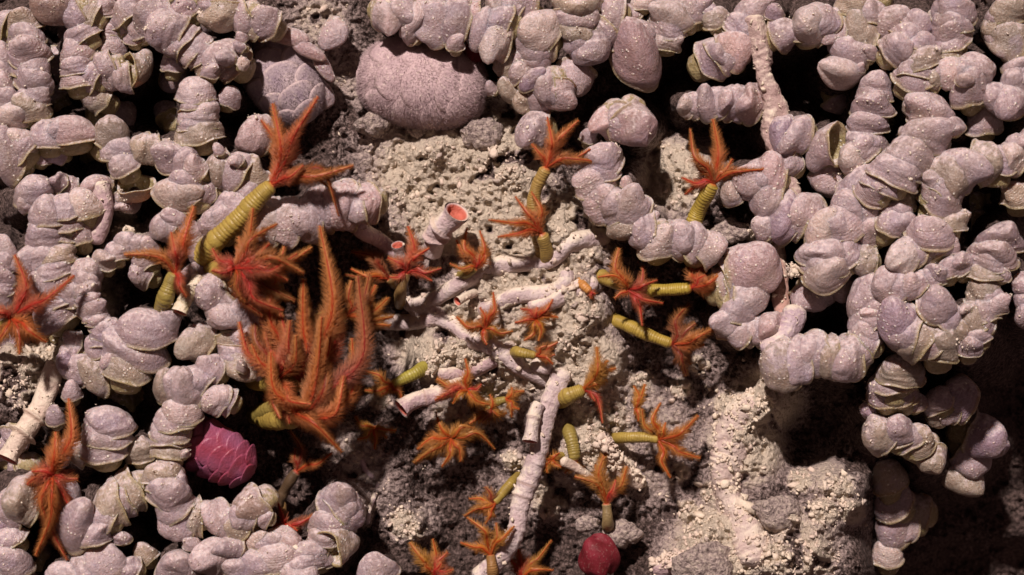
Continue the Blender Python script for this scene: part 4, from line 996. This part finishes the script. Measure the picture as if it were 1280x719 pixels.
worm('little striped worm pointing sideways above the slanting tube', [on(644, 440, -2), (650, 441, 62), (672, 445, 64)], 14,
     [(698, 428, 4, 12, OR), (692, 456, 8, 12, OR), (684, 432, 6, 10, OR), (694, 443, 8, 10, OR)], OR, YB)
worm('yellow-green worm lying across the mouth of the dark hollow', [on(530, 460, 0), (520, 466, 34), (504, 474, 36), (489, 482, 38)], 16,
     [(457, 464, 4, 13, YO, .12), (455, 488, 8, 12, YO, -.08), (502, 500, 8, 10, YO), (474, 494, 8, 12, YO), (468, 478, -6, 12, OR)], YO, (0.40, 0.36, 0.065))
worm('orange worm with a dark centre above the pink open tube', [on(594, 496, -6), (590, 494, 36), (584, 488, 42)], 13,
     [(581, 448, 6, 13, OR), (545, 473, 6, 14, OR), (543, 500, 12, 14, RD, .05), (612, 506, 6, 14, OR), (602, 480, 0, 12, RD), (566, 505, 10, 12, OR)], OR, BB)
worm('orange worm whose gills point at the upright tube', [on(612, 508, -4), (620, 503, 8), (634, 499, 14)], 12,
     [(656, 489, 4, 13, OR), (650, 512, 8, 13, YO), (640, 522, 6, 10, YO), (640, 484, 4, 10, OR)], OR, OB)
worm('dark orange worm wedged under its neighbour by the upright tube', [on(606, 506, -8), (610, 508, 4), (614, 512, 10)], 11,
     [(612, 493, 2, 10, OR), (586, 530, 6, 16, OR), (634, 516, -4, 14, OR, .2), (602, 528, 6, 14, DK)], OR, OB)
worm('curled orange worm on the dark rock with tangled gills', [on(570, 538, -6), (567, 542, -6), (564, 548, 4)], 13,
     [(594, 536, 6, 15, YO, -.2), (620, 562, 4, 13, YO, -.25), (517, 580, 6, 16, YO, .06), (520, 562, 8, 14, OR), (576, 578, 8, 14, YO), (552, 584, 6, 13, YO), (544, 514, 2, 12, OR), (606, 540, 4, 12, OR)], YO, BB)
worm('small brownish-orange worm on the speckled dark slope', [on(472, 538, -6), (470, 537, 12), (468, 535, 18)], 10,
     [(444, 520, 2, 10, OR), (446, 549, 6, 11, OR), (468, 562, 8, 11, YO), (496, 538, 6, 10, OR), (484, 548, 6, 10, OR)], OR, BB)
worm('worm with fat yellow body and one thin drooping red gill', [on(700, 500, -4), (708, 496, 56), (732, 486, 62)], 22,
     [(746, 433, 8, 20, OR), (760, 450, 2, 15, OR), (753, 530, 10, 8, RD, -.10), (770, 460, -4, 14, YO), (744, 502, 6, 10, RD), (758, 474, 4, 14, OR)], OR, YB)
worm('worm with olive body hanging down beside the crusted stub', [on(710, 536, 0), (713, 545, 30), (717, 562, 34), (719, 578, 34)], 17,
     [(700, 584, 0, 12, OR), (728, 596, -6, 10, OR), (706, 592, -4, 10, OR)], OR, OB)
worm('lumpy orange worm tucked against the upright white tube', [on(702, 570, 0), (696, 572, 30), (690, 574, 40)], 11,
     [(676, 570, 6, 12, YO), (702, 584, 8, 12, YO), (684, 592, 6, 12, OR), (700, 566, 6, 11, OR), (678, 582, 10, 11, YO)], YO, YB)
worm('slim ringed worm stretched sideways with five orange gills', [on(766, 548, 0), (784, 547, 34), (806, 547, 40), (825, 550, 42)], 14,
     [(826, 503, 4, 12, OR), (802, 510, 4, 9, OR, -.2), (874, 519, 6, 14, YO), (876, 573, 8, 14, YO), (838, 599, 8, 13, YO), (832, 528, 8, 10, OR)], YO, YB)
worm('small worm with two upright gills above the slim ringed worm', [on(800, 520, -4), (797, 516, 10), (795, 510, 18)], 9,
     [(792, 482, 4, 10, OR), (807, 480, 4, 11, OR), (798, 527, 8, 10, YO), (800, 496, 6, 10, OR)], OR, BB)
worm('orange worm rising above the crimson plume', [on(760, 668, 0), (760, 654, 20), (758, 628, 34)], 15,
     [(760, 558, 8, 17, YO), (718, 596, 10, 14, OR), (784, 582, 6, 14, OR), (744, 580, -4, 13, OR), (770, 600, 8, 12, RD)], YO, (0.34, 0.26, 0.12))
worm('worm with slim yellow body slanting into the crevice', [on(648, 596, -4), (640, 603, 10), (628, 617, 14), (617, 630, 18)], 13,
     [(606, 608, 2, 12, DK), (586, 624, 4, 12, OR), (580, 646, 8, 13, YO), (606, 656, 8, 12, YO), (596, 636, 8, 12, YO)], OR, YB)
worm('worm with upright brown body and four pointed gills by the ringed tube foot', [(617, 732, -6), (616, 716, 50), (613, 692, 56)], 15,
     [(583, 646, 6, 13, OR), (575, 678, 10, 12, OR), (620, 653, 6, 12, OR), (643, 658, 6, 12, OR)], OR, (0.36, 0.20, 0.07))
worm('orange worm spreading wide gills at the foot of the dark rock', [(548, 740, 0), (546, 730, 22), (542, 718, 30)], 13,
     [(512, 678, 8, 17, OR), (541, 673, 4, 13, OR), (560, 690, 6, 14, RD), (568, 712, 8, 14, RD), (526, 700, 12, 13, YO), (552, 704, 14, 14, RD)], OR, BB)
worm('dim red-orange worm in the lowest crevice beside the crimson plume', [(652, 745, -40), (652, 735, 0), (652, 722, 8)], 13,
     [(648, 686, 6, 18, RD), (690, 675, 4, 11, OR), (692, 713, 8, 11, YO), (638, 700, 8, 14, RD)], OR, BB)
worm('deep red worm with tangled gills by the collared cream tube', [on(66, 612, -10), (66, 606, 80), (66, 594, 122)], 18,
     [(86, 498, 22, 20, OR, .12), (70, 540, 20, 22, OR), (40, 590, 12, 22, RD), (98, 598, 8, 20, RD), (44, 694, 6, 18, OR), (62, 660, 14, 22, OR), (92, 650, 4, 18, RD), (30, 610, 6, 20, RD), (84, 700, -4, 18, RD)], (0.62, 0.075, 0.045), BB)
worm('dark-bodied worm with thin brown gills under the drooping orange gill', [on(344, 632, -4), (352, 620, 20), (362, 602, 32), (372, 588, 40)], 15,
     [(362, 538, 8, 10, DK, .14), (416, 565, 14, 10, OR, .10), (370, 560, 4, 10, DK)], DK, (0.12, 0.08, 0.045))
worm('dark red worm lying low above the pebbly carpet of shells', [on(352, 632, 0), (354, 644, 50), (356, 656, 74)], 11,
     [(346, 625, 0, 10, RD), (404, 640, 16, 11, RD, .10), (372, 664, 14, 10, RD), (338, 660, 6, 10, RD)], RD, BB)
worm('tiny ringed worm tip poking from the sediment crust', [on(722, 352, -2), (729, 357, 56), (739, 366, 60)], 13,
     [(740, 374, 2, 7, RD), (745, 368, 2, 7, RD)], RD, (0.55, 0.26, 0.07))

# ------------------------------------------------------------------ scale worms
def scale_worm(label, c, ax, ang, matb, mats, rows, nper, fuzz=None, fuzzmat=None, fuzzlen=6, seed=1, srad=(0.30, 0.46), roll=0.0, pitch=0.0, slift=0.03):
    """c: (px,py,d); ax: half axes (length, width, height toward viewer)"""
    r = np.random.default_rng(seed)
    a = R(ang)
    ex = np.array([math.cos(a), math.sin(a), 0.0]); ey = np.array([-math.sin(a), math.cos(a), 0.0]); ez = np.array([0, 0, 1.0])
    cr_, sr = math.cos(roll), math.sin(roll); ey, ez = ey * cr_ + ez * sr, ez * cr_ - ey * sr
    cp, sp_ = math.cos(pitch), math.sin(pitch); ex, ez = ex * cp + ez * sp_, ez * cp - ex * sp_
    cw = np.array([c[0], -c[1], c[2]], float)
    def surf(s, th, k=1.0):
        s = np.clip(s, -0.999, 0.999)
        rad = (1 - np.abs(s) ** 2.4) ** (1 / 2.4)
        p = (s * ax[0])[..., None] * ex + (rad * np.sin(th) * ax[1])[..., None] * ey + (rad * np.cos(th) * ax[2])[..., None] * ez
        return cw + p * np.asarray(k)[..., None]
    def px(V): V = V.copy(); V[:, 1] *= -1; return V
    o0 = at(np.array([c[0], c[1], c[2] - ax[2]]))
    root = empty('scale_worm', o0); tag(root, label, 'worm')
    # body
    ns, nt_ = 36, 40
    ss, tt = np.meshgrid(np.sin(np.linspace(-1.57, 1.57, ns)), np.linspace(0, 2 * np.pi, nt_, endpoint=False), indexing='ij')
    kk = 0.97 + 0.02 * np.sin(ss * 26)
    V = surf(ss, tt, kk).reshape(-1, 3)
    F = [(i * nt_ + j, i * nt_ + (j + 1) % nt_, (i + 1) * nt_ + (j + 1) % nt_, (i + 1) * nt_ + j) for i in range(ns - 1) for j in range(nt_)]
    g = Geo(); g.add(px(V), F, (0, 0, 0))
    obj('body', g.mesh('body', o0, matb), None, root)
    # overlapping scales, head end first so each laps over the next
    lo, hi = srad
    for i in range(nper):
        s0 = 0.86 - 1.72 * i / (nper - 1)
        for j in range(rows):
            th0 = (j - (rows - 1) / 2) * (2.5 / rows) + r.normal(0, 0.06)
            sc = s0 + (0.05 if j % 2 else -0.04) + r.normal(0, 0.02)
            nr, na = 6, 26
            V, K = [], []
            for side in (1, 0):
                for q in range(nr + 1):
                    rho = q / nr
                    al = np.linspace(0, 2 * np.pi, na, endpoint=False)
                    wv_ = 1 + 0.05 * np.sin(3 * al + i + j)
                    s = sc + lo * rho * np.cos(al) * wv_; th = th0 + hi * rho * np.sin(al) * wv_
                    tail = np.clip(-np.cos(al), -0.3, 1) * rho
                    lift = 1.015 + 0.004 * i * 0 + slift * (0.35 + tail) * (0.5 + 0.5 * rho) + 0.012 * (1 - rho ** 2)
                    if not side: lift = lift - 0.012
                    V.append(surf(s, th, lift))
                    e = max(0.0, (rho - 0.80) / 0.2); K.append(np.stack([np.full(na, e), np.full(na, rho), np.zeros(na)], 1))
            V = np.vstack(V); K = np.vstack(K); off = (nr + 1) * na
            F = []
            for q in range(nr):
                for m in range(na):
                    k = (m + 1) % na
                    F.append((q * na + m, (q + 1) * na + m, (q + 1) * na + k, q * na + k))
                    F.append((off + q * na + m, off + q * na + k, off + (q + 1) * na + k, off + (q + 1) * na + m))
            for m in range(na):
                k = (m + 1) % na
                F.append((nr * na + m, off + nr * na + m, off + nr * na + k, nr * na + k))
            g = Geo(); g.add(px(V), F, K)
            obj('scale', g.mesh('scale', o0, mats), None, root)
    if fuzz:
        s = r.uniform(-0.97, 0.97, fuzz); th = r.uniform(-1.75, 1.75, fuzz)
        p0 = surf(s, th, np.full(fuzz, 1.03)); p1 = surf(s, th, np.full(fuzz, 1.2)); dv = nrm(p1 - p0)
        dv = nrm(dv + r.normal(0, 0.45, (fuzz, 3)))
        tip = p0 + dv * (fuzzlen * r.uniform(0.4, 1.1, (fuzz, 1)))
        q1 = nrm(np.cross(dv, r.normal(0, 1, (fuzz, 3)))); q2 = np.cross(dv, q1)
        rw = 0.30
        vs = np.stack([p0 + q1 * rw, p0 - q1 * rw * .5 + q2 * rw * .85, p0 - q1 * rw * .5 - q2 * rw * .85, tip], 1).reshape(-1, 3)
        b = np.arange(fuzz) * 4
        F = np.stack([np.stack([b, b + 1, b + 3], 1), np.stack([b + 1, b + 2, b + 3], 1), np.stack([b + 2, b, b + 3], 1)], 1).reshape(-1, 3)
        g = Geo(); g.add(px(vs), F, (0.2, 0, 0))
        fz = obj('fuzz', g.mesh('fuzz', o0, fuzzmat or mats), None, root); fz['kind'] = 'stuff'
    return root

M_SW1 = flesh_material('pale_pink_scale', (0.43, 0.31, 0.32, 1), (0.53, 0.395, 0.395, 1), 0.75, 0.12, 0.7, 60.0, 0.25)
M_SW2 = flesh_material('purple_grey_scale', (0.30, 0.23, 0.27, 1), (0.44, 0.35, 0.36, 1), 0.7, 0.15, 0.5)
M_SW3 = flesh_material('magenta_scale', (0.30, 0.045, 0.075, 1), (0.31, 0.11, 0.20, 1), 0.42, 0.4, 0.0, 22.0, 0.0)
M_SW3B = flesh_material('brown_belly', (0.20, 0.13, 0.11, 1), (0.30, 0.20, 0.17, 1), 0.5, 0.25, 0.0)
M_RED = flesh_material('crimson_plume', (0.11, 0.009, 0.012, 1), (0.20, 0.018, 0.030, 1), 0.6, 0.25, 0.12)

scale_worm('large pale pink scale worm with a fuzzy coat on the open rock', (528, 104, 18), (80, 54, 40), -8, M_SW1, M_SW1, 3, 5, 13000, None, 5, 3, (0.36, 0.66), slift=0.026)
scale_worm('purple-grey scale worm partly covered by flat shells', (352, 100, 22), (62, 42, 36), -52, M_SW2, M_SW2, 3, 5, 9000, None, 4, 5, (0.36, 0.66), slift=0.045)
sw3 = scale_worm('glossy magenta scale worm tucked against the upright stack', (264, 561, 76), (60, 34, 30), -28, M_SW3B, M_SW3, 3, 9, None, None, 0, 9, (0.24, 0.62), 0.2, slift=0.13)

def plume(label, c, ax, ang, seed):
    r = np.random.default_rng(seed); a = R(ang)
    o0 = at(np.array([c[0], c[1], c[2] - ax[2] * .8]))
    root = empty('tube_worm', o0); tag(root, label, 'worm')
    nv, nu = 40, 120
    V = []
    for i in range(nv):
        v = math.pi * (i + 0.02) / (nv - 0.96)
        for j in range(nu):
            u = 2 * math.pi * j / nu
            q = np.array([math.sin(v) * math.cos(u), math.cos(v), math.sin(v) * math.sin(u)])
            k = 1 + 0.022 * abs(math.sin(19 * u + 2.0 * math.sin(2.3 * v + u))) * math.sin(v) + 0.09 * math.sin(3 * u + seed + v) + 0.06 * math.sin(4 * v + 2 * u)
            q = q * np.array(ax)[[0, 1, 2]] * k
            V.append((c[0] + q[0] * math.cos(a) - q[1] * math.sin(a), c[1] - (q[0] * math.sin(a) + q[1] * math.cos(a)), c[2] + q[2]))
    F = [(i * nu + j, (i + 1) * nu + j, (i + 1) * nu + (j + 1) % nu, i * nu + (j + 1) % nu) for i in range(nv - 1) for j in range(nu)]
    g = Geo(); g.add(V, F, (0, 0, 0))
    obj('plume', g.mesh('plume', o0, M_RED), None, root)
    P = [(c[0], c[1], c[2] - ax[2] * .3), (c[0] + 4, c[1] + ax[1] * .9, c[2] - ax[2] * .9), (c[0] + 6, c[1] + ax[1] * 1.6, c[2] - ax[2] * 2.4)]
    V, F, _ = sweep(catmull(qa(P), 14), ax[0] * 0.6, 14)
    g = Geo(); g.add(V, F, (0, 0, 0)); obj('tube', g.mesh('tube', o0, M_TUBE), None, root, None, (0.5, 0.42, 0.40))
plume('rounded crimson tube worm plume in the lowest crevice', (748, 696, 18), (25, 26, 18), 10, 1)
plume('bright red plume glimpsed between the fringe shells and the fuzzy pink worm', (592, 62, 30), (14, 18, 12), 20, 4)
plume('dark red rounded plume deep inside the worm clump', (338, 398, 118), (15, 18, 12), 0, 6)

# ------------------------------------------------------------------ loose flat shells on the purple-grey worm, pebbles
def flat_shell(label, x, y, d, ln, wd, ang, tilt, tint, seed):
    r = np.random.default_rng(seed)
    nr, na = 7, 30
    a = R(ang); V, K = [], []
    ex = np.array([math.cos(a), -math.sin(a), 0]); ey = np.array([math.sin(a), math.cos(a), 0]) * math.cos(tilt) + np.array([0, 0, 1]) * math.sin(tilt)
    ez = np.cross(ex, ey); ez = ez if ez[2] > 0 else -ez
    ph = r.uniform(0, 6, 3)
    for side in (0, 1):
        for q in range(nr + 1):
            rho = q / nr
            for j in range(na):
                al = 2 * math.pi * j / na
                o_ = 1 + 0.10 * math.sin(2 * al + ph[0]) + 0.06 * math.sin(3 * al + ph[1])
                z = ln * (0.16 * (1 - rho ** 2) + 0.012 * math.sin(rho * 16)) - (2.4 if side else 0)
                V.append(np.array([x, y, d]) + ex * ln / 2 * rho * o_ * math.cos(al) + ey * wd / 2 * rho * o_ * math.sin(al) + ez * z)
                K.append((0.0 if rho < 0.85 else 0.4, rho, 0))
    off = (nr + 1) * na; F = []
    for q in range(nr):
        for m in range(na):
            k = (m + 1) % na
            F.append((q * na + m, (q + 1) * na + m, (q + 1) * na + k, q * na + k))
            F.append((off + q * na + m, off + q * na + k, off + (q + 1) * na + k, off + (q + 1) * na + m))
    for m in range(na):
        k = (m + 1) % na
        F.append((nr * na + m, off + nr * na + m, off + nr * na + k, nr * na + k))
    o0 = at(np.array([x, y, d]))
    g = Geo(); g.add(np.array(V), F, np.array(K))
    o = obj('flat_shell', g.mesh('flat_shell', o0, M_SHELL), None, None, o0, tint)
    tag(o, label, 'shell')
flat_shell('broad thin flat shell lying on the purple-grey scale worm', 362, 46, 54, 52, 24, -14, .3, TINT['k'], 1)
flat_shell('flat pointed shell overlapping its neighbour above the red-ribbed gills', 385, 62, 54, 46, 22, -30, .3, TINT['k'], 2)
flat_shell('narrow flat shell hanging below the other flat shells', 405, 84, 44, 40, 20, -52, .3, TINT['l'], 3)
flat_shell('rounded flat shell standing on edge by the bare rock', 416, 42, 40, 48, 34, 72, .2, TINT['p'], 4)
flat_shell('faint flat shell below the purple-grey scale worm', 404, 118, 24, 44, 24, -66, .2, TINT['l'], 5)

def pebble(label, x, y, r0, d=None, seed=1):
    r = np.random.default_rng(seed)
    z0 = float(hgt(np.array([x]), np.array([y]))[0]) + r0 * 0.1 if d is None else d
    nv, nu = 44, 70
    v, u = np.meshgrid(math.pi * (np.arange(nv) + 0.02) / (nv - 0.96), 2 * np.pi * np.arange(nu) / nu, indexing='ij')
    q = np.stack([np.sin(v) * np.cos(u) * 1.15, -np.cos(v) * 0.85, 0.8 * np.sin(v) * np.sin(u)], -1)
    k = np.ones_like(u)
    for sc, am in ((1.3, .5), (2.8, .28), (6.0, .16), (12.0, .09)):
        k += am * (vnoise(q[..., 0] * sc + 7 * seed + q[..., 2] * sc * .7, q[..., 1] * sc + q[..., 2] * sc * .6 + 50, seed) - 0.5)
    V = q * (k * r0)[..., None] + np.array([x, y, z0])
    F = [(i * nu + j, (i + 1) * nu + j, (i + 1) * nu + (j + 1) % nu, i * nu + (j + 1) % nu) for i in range(nv - 1) for j in range(nu)]
    o0 = at(np.array([x, y, z0])); g = Geo(); g.add(V.reshape(-1, 3), F, (0.5, 0, 0))
    o = obj('stone', g.mesh('stone', o0, M_ROCK), None, None, o0); tag(o, label, 'stone')
pebble('rounded pale stone below the fuzzy pink scale worm', 525, 160, 15, seed=2)
pebble('rough stone at the foot of the fuzzy pink scale worm', 468, 156, 17, seed=3)
pebble('crumbly grey stone under the drooping olive stack', 604, 168, 24, seed=4)
pebble('lumpy stone in the black gap beside the thick ringed stack', 914, 290, 19, d=20, seed=5)
pebble('pale stone touching the crimson plume', 778, 668, 20, d=4, seed=6)
pebble('small whitish stone above the crimson plume', 735, 655, 13, d=4, seed=7)
pebble('pinkish stone half sunk in the crumbly lower ground', 880, 708, 34, seed=8)
pebble('rounded crusted stone beside the crust-covered tube', 972, 640, 26, seed=9)
